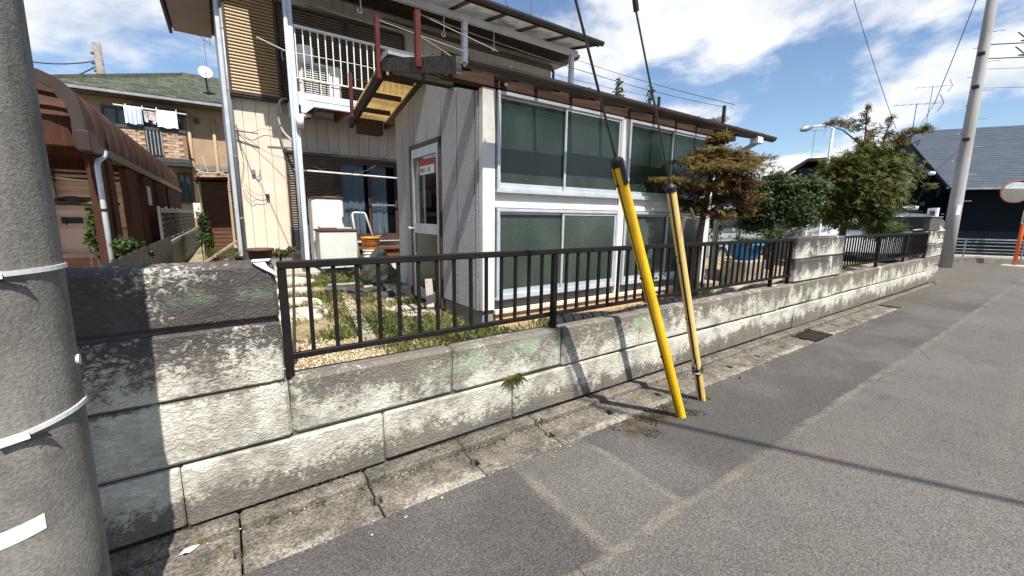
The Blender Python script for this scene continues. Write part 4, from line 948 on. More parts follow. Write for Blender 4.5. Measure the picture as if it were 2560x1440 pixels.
m = MB(); m.lathe([(.11, 0), (.125, .10), (.132, .24), (.142, .245), (.142, .262), (.134, .266), (.135, .30), (.146, .305), (.146, .32), (.138, .325), (.14, .36), (.15, .365), (.15, .385), (.13, .385), (.12, .05)], (2.19, 7.8, .476), 24, cap=False); m.build('shell', 'bucket', bk, True)
m = MB(); m.lathe([(.1105, .02), (.128, .12)], (2.19, 7.797, .476), 24, cap=False); m.build('printed_label', 'steel_w', bk)
ob_ = thing('orange_basket', 'orange brown woven basket sitting on the white bucket', 'basket', (2.19, 7.8, .865))
m = MB(); m.lathe([(.14, 0), (.15, .02), (.155, .10), (.165, .11), (.16, .20), (.172, .205), (.172, .225), (.155, .225), (.14, .03), (.0, .02)], (2.19, 7.8, .866), 20, cap=False); m.build('shell', 'orange', ob_, True)
for z in (.06, .155):
    m = MB(); m.lathe([(.157, z), (.165, z+.01), (.163, z+.02)], (2.19, 7.8, .866), 20, cap=False); m.build('hoop', 'rust', ob_)
m = MB(); m.tube([(2.1, 7.8, 1.06), (2.38, 7.75, 1.125)], .012, 6); m.build('stick', 'plank', ob_)
pt = thing('plant_pot', 'brown plant pot standing behind the wall top', 'plant pot', (.04, 2.9, 1.2))
o = V3(onx(652, 640, .06))
P0 = ony(652, 648, 2.6)
m = MB(); m.lathe([(.045, 0), (.060, .075), (.068, .075), (.068, .088), (.058, .088), (.04, .02)], (P0[0], 2.6, 1.225), 22, cap=False); m.build('pot', 'pot', pt, True)
m = MB(); m.tube([(P0[0], 2.6, .36), (P0[0], 2.6, 1.225)], .05, 10); m.build('stand', 'rust', pt)
# reflector glass leaning at the shutter foot
m = MB(); m.prism([(1.02, 9.02, .72), (1.30, 9.02, .72), (1.30, 9.08, 1.25), (1.02, 9.08, 1.25)], (0, .008, 0)); tag(m.build('glass_sheet', 'glass_d'), 'loose sheet of glass leaning at the ground floor shutter', 'glass sheet')
# grey mesh cover, black sheets and rubble
def blob(c, rx, ry, rz, seed, n=3, rough=.35, flat=False):
    import bmesh
    bm = bmesh.new(); bmesh.ops.create_icosphere(bm, subdivisions=n, radius=1)
    vs = []
    for v in bm.verts:
        d = 1+rough*mnoise.fractal(v.co*1.4+Vector((seed*3.1, seed, 0)), 1, 2, 4); q = v.co*d
        z = q.z
        if flat: z = min(z, .55+.1*mnoise.noise(q*2))
        vs.append((c[0]+q.x*rx, c[1]+q.y*ry, c[2]+max(z, -.4)*rz))
    fs = [tuple(v.index for v in f.verts) for f in bm.faces]; bm.free(); return vs, fs
def stone(name, c, rx, ry, rz, seed, mat, label=None, cat=None, group=None, smooth=False, flat=False, parent=None, rough=.35, n=3):
    m = MB(); m.add(*blob(c, rx, ry, rz, seed, n, rough, flat)); o = m.build(name, mat, parent, smooth)
    return tag(o, label, cat, group) if label else o
m = MB(); vs, fs = blob((2.05, 7.0, .36), (.30), .34, .52, 5, 3, .4); m.add(vs, fs); tag(m.build('mesh_cover', 'tarp_g'), 'grey mesh cover bunched against the annex wall', 'cover')
for i, (x, y, rx, ry, lab) in enumerate(((1.62, 5.75, .42, .16, 'crumpled black sheet behind the stepping stones'), (1.95, 5.35, .40, .13, 'crumpled black sheet nearest the annex door'), (1.35, 6.1, .3, .12, 'crumpled black sheet farthest back in the grass'))):
    m = MB(); vs, fs = blob((x, y, GZ+.01), rx, ry, .11, 20+i, 3, .75); m.add(vs, fs); tag(m.build('black_sheet', 'tarp'), lab, 'sheet')
for i, (px, py, w_, d_, a) in enumerate(((855, 712, .42, .09, .1), (905, 690, .30, .1, -.2), (700, 697, .5, .16, 0), (965, 700, .36, .08, .15), (890, 720, .5, .07, -.05))):
    c = onz(px, py, GZ+.05); m = MB(); m.cbox(c[0]-w_/2, c[0]+w_/2, c[1]-d_/2, c[1]+d_/2, GZ, GZ+.07, .012, .008)
    tag(m.build('stone_slab_fragment', 'stone' if i != 1 else 'stone_w'), ['long pale stone slab edging the black sheets', 'short white stone slab beside the black sheets', 'broad stone slab at the concrete step', 'stone slab by the annex wall base', 'thin stone slab in the grass before the sheets'][i], 'stone slab', 'loose stone slabs in the garden')
SS = [(738, 700, .24, .15), (735, 728, .30, .14), (752, 755, .30, .15), (745, 783, .40, .16), (765, 705, .2, .1)]
LB = ['small whitewashed stepping stone farthest up the garden', 'third whitewashed stepping stone from the fence', 'second whitewashed stepping stone from the fence', 'large whitewashed stepping stone nearest the fence', 'little whitewashed stone beside the farthest stepping stone']
for i, (px, py, rx, ry) in enumerate(SS):
    c = onz(px, py, GZ+.06); m = MB(); vs, fs = blob((c[0]-.08, c[1], GZ+.015), rx, ry, .15, 40+i*1.7, 3, .28, True); m.add(vs, fs); tag(m.build('stepping_stone', 'stone_w'), LB[i], 'stepping stone', 'whitewashed stepping stones')
m = MB(); 
for k in range(9):
    a = onz(862+8*k, 735+15*k, GZ+.02); b = onz(862+8*(k+1), 735+15*(k+1), GZ+.02)
    m = MB(); w_ = .06; m.prism([(a[0]-w_, a[1]-.02, GZ+.015), (a[0]+w_, a[1]-.01, GZ+.015), (b[0]+w_, b[1]+.02, GZ+.02), (b[0]-w_, b[1]+.015, GZ+.02)], (0, 0, .025))
    if k == 0: ed = tag(m.build('stone_edging', 'stone'), 'curved strip of small paving stones between the grass', 'edging')
    else: m.build('paving_stone', 'stone', ed)
for i, (px, py, w_, d_) in enumerate(((1010, 742, .40, .22), (1045, 765, .5, .2), (1070, 780, .36, .2))):
    c = onz(px, py, GZ+.03); m = MB(); m.cbox(c[0]-w_/2-.15, c[0]+w_/2-.1, c[1]-d_/2, c[1]+d_/2, GZ, GZ+.045, .01, .006); tag(m.build('paving_slab', 'conc'), ['paving slab farther from the fence below the annex door', 'middle paving slab below the annex door', 'paving slab nearest the fence below the annex door'][i], 'paving slab', 'paving slabs at the annex door')
m = MB(); a = ony(1030, 760, 4.45); m.bar((1.86, 4.32, .44), (1.97, 4.62, .72), .085, .06); tag(m.build('wood_offcut', 'conc'), 'pale block of wood propped against the annex door frame', 'wood block')
# planks leaning at the house corner, tub etc.
for i, (a, b) in enumerate((((-.42, 8.6, .62), (.13, 8.95, 1.0)), ((-.30, 8.7, .55), (.16, 9.05, .80)))):
    m = MB(); m.bar(a, b, .05, .03); tag(m.build('loose_plank', 'plank'), ['longer upper plank leaning at the house corner', 'shorter lower plank leaning at the house corner'][i], 'plank')
m = MB()
prev = None
for k in range(26):
    x = 2.15+.115*k; y = 2.47+.02*math.sin(k*.5); z = .615+.018*math.sin(k*.55+1)+.008*math.sin(k*1.7); row = [(x, y-.05, z-.10), (x, y-.03, z+.02), (x, y+.02, z+.055), (x, y+.07, z+.02), (x, y+.12, z-.13)]
    if prev: m.add(prev+row, [(i, i+1, i+6, i+5) for i in range(4)])
    prev = row
tag(m.build('black_edging_sheet', 'black', smooth=True), 'black plastic sheet bundled along behind the low wall', 'plastic sheet')
tb = thing('blue_tub', 'bright blue round plastic tub with plants behind the railing', 'tub', (6.38, 3.05, .9))
tc_ = ony(1861, 640, 3.05); tx = tc_[0]
m = MB(); m.lathe([(.15, 0), (.19, .06), (.235, .215), (.262, .225), (.262, .24), (.22, .24), (.17, .05), (0, .03)], (tx, 3.05, .905), 28, cap=False); m.build('tub_shell', 'blue', tb, True)
for i, (dx, dy, s_, h) in enumerate(((-.1, 0, .42, .50),)):
    m = MB(); m.cbox(tx-.28, tx+.28, 2.85, 3.25, GZ, .90, .02, .01); tag(m.build('stone_block_stand', 'stone'), 'stone block carrying the blue tub', 'stone block')
RK = [(1800, 672, 3.4, .26, .3, .22), (1828, 690, 3.2, .22, .2, .16), (1770, 690, 3.25, .16, .16, .2), (1905, 665, 3.5, .2, .2, .2), (1930, 690, 3.0, .3, .2, .14), (1880, 700, 2.9, .3, .2, .12), (1850, 702, 2.85, .2, .16, .12)]
RL = ['tall buff garden stone left of the blue tub', 'flat buff garden stone below the blue tub', 'garden stone at the foot of the annex corner', 'garden stone right of the blue tub', 'long pale garden stone before the stone pier', 'flat stone behind the railing below the tub', 'small stone behind the railing below the tub']
for i, (px, py, Y, a, b, c) in enumerate(RK):
    q = ony(px, py, Y); stone('garden_stone', (q[0], Y, GZ+.05), a, b, max(.18, q[2]-GZ), 60+i, 'stone', RL[i], 'garden stone', 'stones in the garden', flat=True)

# ------------------------------------------------------------------ left: boundary wall, louvre fence, carport, shed, neighbours
bw = thing('boundary_wall', 'low grey concrete wall along the left side of the garden', 'wall', (-.9, 12, GZ))
for k in range(12):
    m = MB(); y0 = 3.0+1.35*k
    z1 = 1.0; m.cbox(-.98, -.86, y0+.004, y0+1.346, .28, z1-.09, .008, .003); m.build('wall_panel', 'conc_d', bw)
    m = MB(); m.cbox(-1.0, -.84, y0+.006, y0+1.344, z1-.088, z1, .01, .004); m.build('coping_stone', 'conc', bw)
m = MB(); vs = []
for i in range(61):
    y = 3.6+5.4*i/60; d = .02*(1 if (i//2) % 2 else -1)
    vs += [(-.82+d, y, .45), (-.80+d, y, 1.10-.0*i)]
m.add(vs, [(2*i, 2*i+2, 2*i+3, 2*i+1) for i in range(60)]); tag(m.build('corrugated_sheet', 'slatfence'), 'grey corrugated metal sheet leaning along the boundary wall', 'metal sheet')
lf = thing('louvre_fence', 'grey brown louvred fence standing on the left boundary wall', 'fence', (-.9, 14, 1.0))
for k in range(9):
    y = 9.3+1.15*k; m = MB(); m.cbox(-.95, -.91, y-.02, y+.02, 1.0, 1.60, .003); m.build('post', 'slatfence', lf)
sl0 = None
for k in range(8):
    for j in range(6):
        y = 9.32+1.15*k; z = 1.03+.092*j
        if sl0 is None:
            m = MB(); m.prism([(-.90, y, z), (-.89, y, z), (-.935, y, z+.088), (-.945, y, z+.088)], (0, 1.11, 0)); sl0 = m.build('louvre', 'slatfence', lf); sb0 = WLOC[sl0.name]
        else: dup(sl0, sb0+V3((0, 1.15*k, .092*j)))
cp = thing('carport', 'long brown carport with a curved smoked plastic roof', 'carport', (-2.4, 11, .3))
ARC = [(-1.10, 2.22), (-1.095, 2.42), (-1.115, 2.56), (-1.16, 2.67), (-1.24, 2.76), (-1.36, 2.815), (-1.7, 2.86), (-2.3, 2.88), (-3.0, 2.85), (-3.7, 2.78)]
def arch(y, th, d, name, mat):
    m = MB(); out = [(x+.012, y, z+.014) for x, z in ARC]; inn = [(x-d*(.9 if i < 4 else .4), y, z-d*(.15 if i < 3 else .9)) for i, (x, z) in enumerate(ARC)]
    n = len(ARC); vs = out+inn+[(p[0], p[1]+th, p[2]) for p in out+inn]
    fs = []
    for i in range(n-1): fs += [(i, i+1, n+i+1, n+i), (2*n+i, 3*n+i, 3*n+i+1, 2*n+i+1), (i, 2*n+i, 2*n+i+1, i+1), (n+i, n+i+1, 3*n+i+1, 3*n+i)]
    m.add(vs, fs); return m.build(name, mat, cp)
arch(6.0, .14, .09, 'front_arch', 'cp')
for k in range(1, 10): arch(6.0+1.08*k, .05, .05, 'roof_rib', 'cp')
m = MB(); vs = []; ny = 200
for i in range(ny+1):
    y = 6.05+10.5*i/ny; w_ = .016*math.sin(i*1.9)*(1 if i % 7 else .3)+.012*math.sin(i*.63)
    for x, z in ARC: vs.append((x-.004+w_*.9, y, z+.006+w_*.4))
n = len(ARC); m.add(vs, [(i*n+j, (i+1)*n+j, (i+1)*n+j+1, i*n+j+1) for i in range(ny) for j in range(n-1)]); m.build('roof_sheet', 'frp_b', cp, True)
m = MB(); m.cbox(-1.17, -1.06, 5.98, 16.7, 2.12, 2.215, .006); m.build('eave_gutter', 'cp', cp)
m = MB(); m.cbox(-1.16, -1.05, 5.97, 6.30, 2.10, 2.30, .01); m.build('gutter_end', 'cp', cp)
m = MB(); m.cbox(-4.2, -1.18, 6.22, 6.32, 2.16, 2.46, .006); m.build('cross_beam', 'cp_w', cp)
for y in (8.6, 10.9): 
    m = MB(); m.cbox(-4.2, -1.18, y, y+.09, 2.25, 2.45, .006); m.build('cross_beam', 'cp_w', cp)
for z, x1 in ((1.98, -1.2), (2.06, -1.22)):
    m = MB(); m.cbox(-5, x1, 9.2, 9.28, z, z+.035, .004); m.build('tie_rail', 'cp_w', cp)
for a, b in ((6.35, 6.52), (6.70, 6.98)):
    m = MB(); m.cbox(-1.19, -1.07, a, b, .3, 2.12, .006); m.build('post', 'cp_w', cp)
for a, b in ((7.95, 8.75), (9.45, 10.5), (11.0, 12.6), (13.0, 16.4)):
    m = MB(); m.cbox(-1.17, -1.09, a, b, .95, 2.11, .006); m.build('side_panel', 'cp_w', cp)
    m = MB(); m.cbox(-1.165, -1.095, a+.03, a+.13, .3, .948, .006); m.build('post', 'cp_w', cp)
m = MB(); m.tube([(-1.06, 6.60, 2.16), (-1.06, 6.50, 2.10), (-1.08, 6.33, 2.04), (-1.09, 6.305, 1.98), (-1.09, 6.305, .3)], .026, 12); dpc = m.build('downpipe', 'alum', cp, True)
m = MB(); m.tube([(-1.09, 6.305, 1.50), (-1.09, 6.305, 1.53)], .031, 12); m.build('pipe_bracket', 'black', dpc)
m = MB(); m.box(-1.085, -1.080, 9.62, 10.02, 1.62, 1.95); m.build('notice_board', 'enamel_g', cp)
m = MB(); m.box(-1.085, -1.080, 12.0, 12.3, 1.52, 1.62); m.build('notice_board', 'paper', cp)
# shed of brown boards between the houses
sh = thing('garden_shed', 'brown boarded garden shed beside the old house corner', 'shed', (-.12, 12.2, .36))
m = MB(); m.box(-.395, .09, 11.55, 13.0, .36, 2.17); m.build('inner_wall', 'dark', sh)
for k in range(20):
    z = .40+.089*k; m = MB(); m.prism([(-.40, 11.52, z), (-.40, 11.545, z), (-.40, 11.545, z+.092), (-.40, 11.532, z+.092)], (.50, 0, 0)); m.build('board', 'shed', sh)
    m = MB(); m.prism([(-.425, 11.55, z), (-.40, 11.55, z), (-.40, 11.55, z+.092), (-.412, 11.55, z+.092)], (0, 1.4, 0)); m.build('board', 'shed', sh)
m = MB(); m.prism([(-.50, 11.45, 2.20), (.12, 11.45, 2.24), (.12, 11.45, 2.30), (-.50, 11.45, 2.26)], (0, 1.7, 0)); m.build('roof', 'wood_r', sh)
m = MB(); m.cbox(-.435, -.385, 11.50, 11.55, .36, 2.18, .004); m.build('corner_post', 'plank', sh)
# neighbour with balcony
nh = thing('neighbour_house', 'tan neighbour house with green tiled roof and brick balcony', 'house', (-2, 22, .3))
m = MB(); m.box(-4.0, 4.2, 20.0, 25.5, .3, 5.4); m.build('wall', 'tan_w', nh)
def nrz(y): return 5.48+.47*(y-19.35)
m = MB(); AP = (-.965, 22.7, nrz(22.7)-.03); AQ = (1.4, 22.7, nrz(22.7)-.03)
m.add([(-4.5, 19.35, 5.44), (4.8, 19.35, 5.44), AQ, AP], [(0, 1, 2, 3)]); nrf = m.build('roof', 'trim_g', nh)
m = MB(); m.add([(-4.5, 19.35, 5.44), AP, (-4.5, 26.05, 5.44)], [(0, 1, 2)]); m.add([(-4.5, 26.05, 5.44), AP, AQ, (4.8, 26.05, 5.44)], [(0, 1, 2, 3)]); m.build('rear_slope', 'tile_g', nrf)
m = MB(); m.bar((-4.5, 19.35, 5.47), (AP[0], AP[1], AP[2]+.05), .16, .20); m.bar((AP[0], AP[1], AP[2]+.06), (AQ[0], AQ[1], AQ[2]+.06), .16, .20); m.build('ridge_tile', 'tile_g', nrf)
t0_ = None
for j in range(23):
    y = 19.36+.144*j; z = nrz(y)
    for i in range(16):
        x = -4.25+.32*i+(.16 if j % 2 else 0)
        if x > .5 or x < -4.45+(y-19.35)*1.055: continue
        if t0_ is None:
            m = MB(); m.prism([(x, y, z-.002), (x, y+.20, z+.086), (x, y+.20, z+.102), (x, y, z+.034)], (.312, 0, 0)); t0_ = m.build('roof_tile', 'tile_g', nrf); tb0 = WLOC[t0_.name]; ty0, tx0 = y, x
        else:
            o = dup(t0_, tb0+V3((x-tx0, y-ty0, z-nrz(ty0)))); o.rotation_euler = (random.uniform(-.012, .012), random.uniform(-.006, .006), 0)
m = MB(); m.prism([(-4.55, 19.28, 5.36), (-4.55, 19.38, 5.36), (-4.55, 19.38, 5.47), (-4.55, 19.28, 5.45)], (9.4, 0, 0)); m.build('eave_gutter', 'galv', nh)
m = MB(); m.box(-4.5, 4.7, 19.4, 20.0, 5.33, 5.36); m.build('soffit', 'soffit', nh)
def nwin(x0, x1, z0, z1, y=19.99, cur=True):
    m = MB(); f = .07
    for q in ((x0, x1, z1-f, z1), (x0, x1, z0, z0+f), (x0, x0+f, z0+f, z1-f), (x1-f, x1, z0+f, z1-f), ((x0+x1)/2-.03, (x0+x1)/2+.03, z0+f, z1-f)): m.box(q[0], q[1], y-.07, y-.001, q[2], q[3])
    w_ = m.build('window', 'trim_g', nh); m = MB(); m.box(x0+f, x1-f, y-.03, y-.025, z0+f, z1-f); m.build('pane', 'glass_d', w_)
    m = MB(); n_ = 30; vs = []
    for i in range(n_+1):
        x = x0+f+(x1-x0-2*f)*i/n_; vs += [(x, y-.008+.006*math.sin(i*1.7), z0+f), (x, y-.008+.006*math.sin(i*1.7), z1-f)]
    m.add(vs, [(2*i, 2*i+2, 2*i+3, 2*i+1) for i in range(n_)]); m.build('curtain', 'curtain_g', w_); return w_
nwin(-3.15, -2.4, 4.0, 5.05); nwin(-2.15, -.98, 3.4, 4.98); nwin(-1.35, -.90, 1.85, 2.95)
m = MB(); m.box(-2.4, -.85, 19.82, 19.99, 4.99, 5.16); m.build('shutter_housing', 'trim_g', nh)
# balcony of the neighbour: brick panels either side of a slot
nb = MB(); nb.box(-2.9, -.90, 19.05, 19.10, 3.36, 4.24); nb.box(-.94, -.90, 19.1, 20, 3.36, 4.24); nb = nb.build('balcony', 'brick_m', nh)
m = MB(); m.cbox(-2.95, -.86, 19.0, 19.14, 4.24, 4.34, .008); m.build('handrail', 'trim_g', nb)
m = MB(); m.cbox(-2.95, -.84, 18.98, 20, 3.12, 3.36, .01); m.box(-2.95, -.84, 18.965, 18.98, 3.21, 3.22); m.build('floor_beam', 'trim_g', nb)
bk0 = None
for j in range(9):
    for i in range(9):
        x = -2.88+.222*i+(.11 if j % 2 else 0); z = 3.37+.097*j; 
        if x+.215 > -.90 or (-2.05 < x+.1 < -1.55): continue
        if bk0 is None:
            m = MB(); m.cbox(x, x+.213, 19.03, 19.052, z, z+.087, .004); bk0 = m.build('brick', 'brick', nb); bb0 = WLOC[bk0.name]; bx_, bz_ = x, z
        else: dup(bk0, bb0+V3((x-bx_, 0, z-bz_)))
m = MB(); m.box(-2.0, -1.56, 19.02, 19.045, 3.42, 4.22); m.build('slot_opening', 'dark', nb)
for k in range(5):
    m = MB(); x = -1.97+.095*k; m.box(x, x+.03, 18.99, 19.015, 3.44, 4.23); m.build('slot_bar', 'galv', nb)
m = MB(); m.box(-.85, 2.2, 19.94, 19.998, 3.08, 3.30); m.build('belt_band', 'conc_d', nh)
for i in range(9):
    for j in range(7):
        x = -.72+.23*i+(.11 if j % 2 else 0); z = 2.35+.1*j
        if x > .4: continue
        dup(bk0, (x+.1, 19.985, z), nh)
for x in (-.83, -.08):
    m = MB(); m.tube([(x, 19.92, .3), (x, 19.92, 5.05)], .055, 10); m.build('downpipe', 'tan_w', nh, True)
m = MB(); m.cbox(-.66, -.50, 19.9, 20, 4.80, 4.98, .01); m.build('vent_hood', 'trim_g', nh)
cord([(-.75, 19.85, 3.1), (-.6, 19.8, 3.02), (-.35, 19.8, 3.0), (.1, 19.85, 3.05)], .03, 'conc', 'cable_run', nh)
cord([(-.5, 19.85, 3.6), (-.45, 19.8, 3.2), (-.4, 19.8, 3.0), (-.45, 19.8, 2.6), (-.5, 19.8, 1.8)], .025, 'conc', 'cable_run', nh)
m = MB(); m.cbox(-.95, -.25, 19.3, 19.7, 1.25, 1.85, .02); m.lathe([(.2, 0), (.2, .01)], (-.6, 19.3, 1.5), 16); tag(m.build('aircon_box', 'enamel_g'), 'white air conditioner unit at the foot of the tan house', 'air conditioner')
dk = thing('satellite_dish', 'round white satellite dish on the green tiled roof', 'satellite dish', (-.14, 20.2, 5.9))
m = MB(); c = V3((-.14, 20.1, 6.70)); ax = V3((.08, -.9, .35)); ax /= np.linalg.norm(ax); u = np.cross(ax, (0, 0, 1)); u /= np.linalg.norm(u); v_ = np.cross(u, ax)
vs = [c-ax*.07]; fs = []
for j, rr in enumerate((.08, .16, .22)):
    for k in range(20): vs.append(c+(u*math.cos(2*math.pi*k/20)+v_*math.sin(2*math.pi*k/20)*1.1)*rr-ax*(.07-.07*(rr/.22)**2))
for k in range(20):
    fs.append((0, 1+k, 1+(k+1) % 20))
    for j in range(2): fs.append((1+j*20+k, 1+(j+1)*20+k, 1+(j+1)*20+(k+1) % 20, 1+j*20+(k+1) % 20))
m.add(vs, fs); m.build('dish', 'car_w', dk, True)
m = MB(); m.tube([c-ax*.06, c-ax*.15+V3((0, 0, -.1)), (-.12, 20.25, 5.88)], .03, 8); m.tube([c+V3((0, 0, -.34)), c+ax*.3-V3((0, 0, .2))], .015, 6); m.build('mast', 'black', dk)
def yagi(name, base, h, label, s=1., az=0., n=6):
    t = thing(name, label, 'antenna', base); b = V3(base); m = MB(); m.tube([b, b+V3((0, 0, h))], .013*s, 6); m.build('mast', 'wire', t)
    d = V3((math.cos(az), math.sin(az), 0)); e = V3((-d[1], d[0], 0)); top = b+V3((0, 0, h-.05))
    m = MB(); m.tube([top-d*.7*s, top+d*.8*s], .009*s, 6); m.build('boom', 'wire', t)
    for k in range(n):
        q = top-d*.65*s+d*1.4*s*k/(n-1); m = MB(); w_ = (.14 if k < n-1 else .0)*s
        if w_: m.tube([q-e*w_, q+e*w_], .007*s, 5); m.build('element', 'wire', t)
    q = top+d*.8*s
    m = MB(); m.tube([q+V3((0, 0, .0)), q-d*.15*s+V3((0, 0, .3*s))], .012*s, 5); m.tube([q, q-d*.15*s-V3((0, 0, .3*s))], .012*s, 5); m.build('reflector', 'wire', t)
yagi('tv_antenna', (-.08, 20.6, 6.1), 1.95, 'tv antenna mast behind the satellite dish', .7, 1.2)
q = far(1328, 40, 14); yagi('tv_antenna', (q[0], q[1], q[2]-.9), 1.5, 'tv antenna above the eave of the old house', 1.1, 2.6)
q = far(2280, 330, 36); yagi('tv_antenna', (q[0], q[1], q[2]-.1), 1.75, 'wide lower tv antenna left of the navy roof ridge', 1.6, -.95, 7)
q = far(2312, 330, 38); yagi('tv_antenna', (q[0], q[1], q[2]-.1), 2.85, 'taller tv antenna with guy lines by the navy roof', 1.2, -.95)
q = far(2028, 400, 38); yagi('tv_antenna', (q[0], q[1], q[2]-.5), 2.6, 'tv antenna on the small dark house beyond the trees', 1.0, -.6)
# laundry on the neighbour balcony
lp = thing('laundry_pole', 'white laundry pole above the brick balcony', 'laundry pole', (-1.7, 19.0, 4.9))
m = MB(); m.tube([(-2.68, 18.95, 4.93), (-.80, 18.95, 4.88)], .025, 8); m.build('pole', 'white', lp, True)
for x in (-2.4, -1.98, -1.62, -1.1):
    m = MB(); m.box(x, x+.03, 18.91, 18.99, 4.85, 4.99); m.build('peg', 'white', lp)
def towel(x0, x1, zt, zb, label, mat, stripes=0):
    m = MB(); vs = []; n = 24
    for i in range(n+1):
        x = x0+(x1-x0)*i/n; d = .012*math.sin(i*.9)
        vs += [(x, 18.99, zb+.10), (x, 18.96, zt+.03), (x, 18.925+d*.3, zt), (x, 18.91+d, zb+.02*math.sin(i*.4))]
    fs = []; mi = []
    for i in range(n):
        for j in range(3): fs.append((4*i+j, 4*i+4+j, 4*i+5+j, 4*i+1+j)); mi.append(1 if stripes and (i//3) % 2 else 0)
    m.add(vs, fs); m.mi = mi; return tag(m.build('towel', [mat, 'stripe_b'] if stripes else mat, smooth=True), label, 'towel', 'towels on the laundry pole')
towel(-2.43, -1.99, 4.92, 4.38, 'blue and white striped towel on the laundry pole', 'towel_b', 1); towel(-1.62, -1.08, 4.90, 4.36, 'plain white towel at the right end of the laundry pole', 'cloth_w')
cl_ = thing('small_laundry', 'small garments on a hanger between the two towels', 'clothes', (-1.8, 18.95, 4.8))
for i, (x, w_, h) in enumerate(((-1.95, .09, .38), (-1.85, .10, .30), (-1.75, .08, .42), (-1.67, .07, .36))):
    m = MB(); m.prism([(x, 18.95, 4.84), (x+w_, 18.95, 4.84), (x+w_*1.1, 18.95, 4.84-h), (x+w_*.1, 18.95, 4.84-h*.9)], (0, -.02, 0)); m.build('garment', 'cloth_p', cl_)
# peach building, cabinet, deck, planting under the carport
ph = thing('peach_outbuilding', 'peach sided outbuilding seen through the carport', 'outbuilding', (-4, 11, .3))
m = MB(); m.box(-9, -1.42, 11.03, 13, .3, 2.45); m.build('wall_core', 'peach', ph)
for k in range(13):
    z = 1.20+.094*k; m = MB(); m.prism([(-9, 10.99, z), (-9, 11.02, z), (-9, 11.02, z+.09), (-9, 11.0, z+.09)], (7.58, 0, 0)); m.build('siding_board', 'pink', ph)
m = MB(); m.box(-9, -1.4, 10.92, 11.02, 2.43, 2.56); m.build('eave_board', 'red', ph); m = MB(); m.cbox(-2.62, -2.50, 10.9, 10.985, .9, 2.43, .005); m.build('corner_post', 'white', ph)
m = MB(); m.box(-9, -1.4, 10.6, 13, 2.57, 2.62); m.build('roof', 'roof_d', ph)
gc = thing('peach_storage_cabinet', 'peach metal storage cabinet on the wooden deck', 'storage cabinet', (-2.0, 9.9, .78))
m = MB(); m.cbox(-2.28, -1.58, 9.7, 10.2, .80, 1.60, .01); m.build('body', 'peach', gc); m = MB(); m.cbox(-2.32, -1.55, 9.64, 10.25, 1.605, 1.66, .008); m.build('top', 'trim_g', gc)
m = MB(); m.box(-2.2, -1.95, 9.69, 9.699, 1.30, 1.40); m.box(-2.16, -2.14, 9.68, 9.69, 1.28, 1.38); m.build('handle', 'black', gc)
m = MB(); m.cbox(-2.36, -2.29, 9.6, 9.69, .72, 1.60, .01); m.build('side_post', 'white', gc)
m = MB(); m.add(*blob((-2.0, 9.9, 1.67), .28, .16, .07, 3, 3, .5)); tag(m.build('green_cloth', 'trim_g'), 'dark green cloth lying on the peach cabinet', 'cloth')
dkk = thing('wooden_deck', 'sunlit wooden deck under the carport', 'deck', (-2.2, 9.3, .7))
for k in range(9):
    m = MB(); y = 8.3+.155*k; m.cbox(-4.2, -1.35, y, y+.145, .70, .73, .004); m.build('deck_board', 'deck', dkk)
for k in range(4):
    m = MB(); z = .40+.078*k; m.cbox(-4.2, -1.35, 8.24, 8.27, z, z+.072, .004); m.build('deck_skirt', 'deck', dkk)
m = MB(); m.box(-4.1, -1.4, 8.3, 9.6, .3, .69); m.build('deck_frame', 'dark', dkk)
hr = thing('hanger_rack', 'white hanger rack with clothes pegs under the carport', 'hanger rack', (-2.0, 8.4, 2.0))
m = MB(); m.tube([(-2.6, 8.4, 1.985), (-1.95, 8.4, 1.96), (-1.75, 8.4, 1.94), (-1.2, 8.4, 1.90)], .012, 6); m.build('rail', 'white', hr)
for k in range(8):
    m = MB(); x = -2.12+.03*k; m.box(x, x+.012, 8.37, 8.43, 1.90, 2.06); m.build('peg', 'black' if k % 2 else 'white', hr)
# ------------------------------------------------------------------ right side: pole, navy house, fence, mirror, vehicles
d_ = V3((.51, -.86, 0)); d_ /= np.linalg.norm(d_); n_ = V3((-d_[1], d_[0], 0)); Q0 = V3((22.65, 3.16, 0))
def NP(a, b, z): p = Q0+d_*a+n_*b; return (p[0], p[1], z)
u2 = thing('far_utility_pole', 'pale concrete utility pole rising at the far wall corner', 'utility pole', (19.6, 2.88, 0))
def plx(z): return 19.6+.0*z
m = MB(); m.tube([(plx(z), 2.88+.012*z, z) for z in (0, 2, 4, 7, 11)], [.178, .166, .152, .132, .108], 24); m.build('pole_shaft', 'pole2', u2, True)
for z in (1.9, 2.4, 4.05, 4.15, 5.6, 5.9, 6.3, 6.55, 7.0):
    m = MB(); m.tube([(plx(z), 2.88+.012*z, z), (plx(z), 2.88+.012*z, z+.05)], .174-.0070*z, 20); m.build('steel_band', 'wire', u2)
    if z in (4.05, 5.6, 6.55): 
        m = MB(); m.box(plx(z)-.27, plx(z)-.16, 2.80+.012*z, 2.95+.012*z, z-.03, z+.06); m.build('bracket', 'black', u2)
m = MB()
for k in range(14):
    z = 1.75+.42*k; s_ = 1 if k % 2 else -1; e = V3((.62, -.78, 0))*s_
    if k % 2: e = V3((.5, -.86, 0))
    else: e = V3((-.5, .86, 0))
    m = MB(); m.tube([(plx(z), 2.88+.012*z, z), (plx(z)+e[0]*.33, 2.88+e[1]*.33, z)], .010, 6); m.build('step_bolt', 'wire', u2)
m = MB(); a = V3((-.97, -.22, 0)); b = V3((.22, -.97, 0))
c = V3((plx(2.2), 2.55, 2.2)); rr = .172
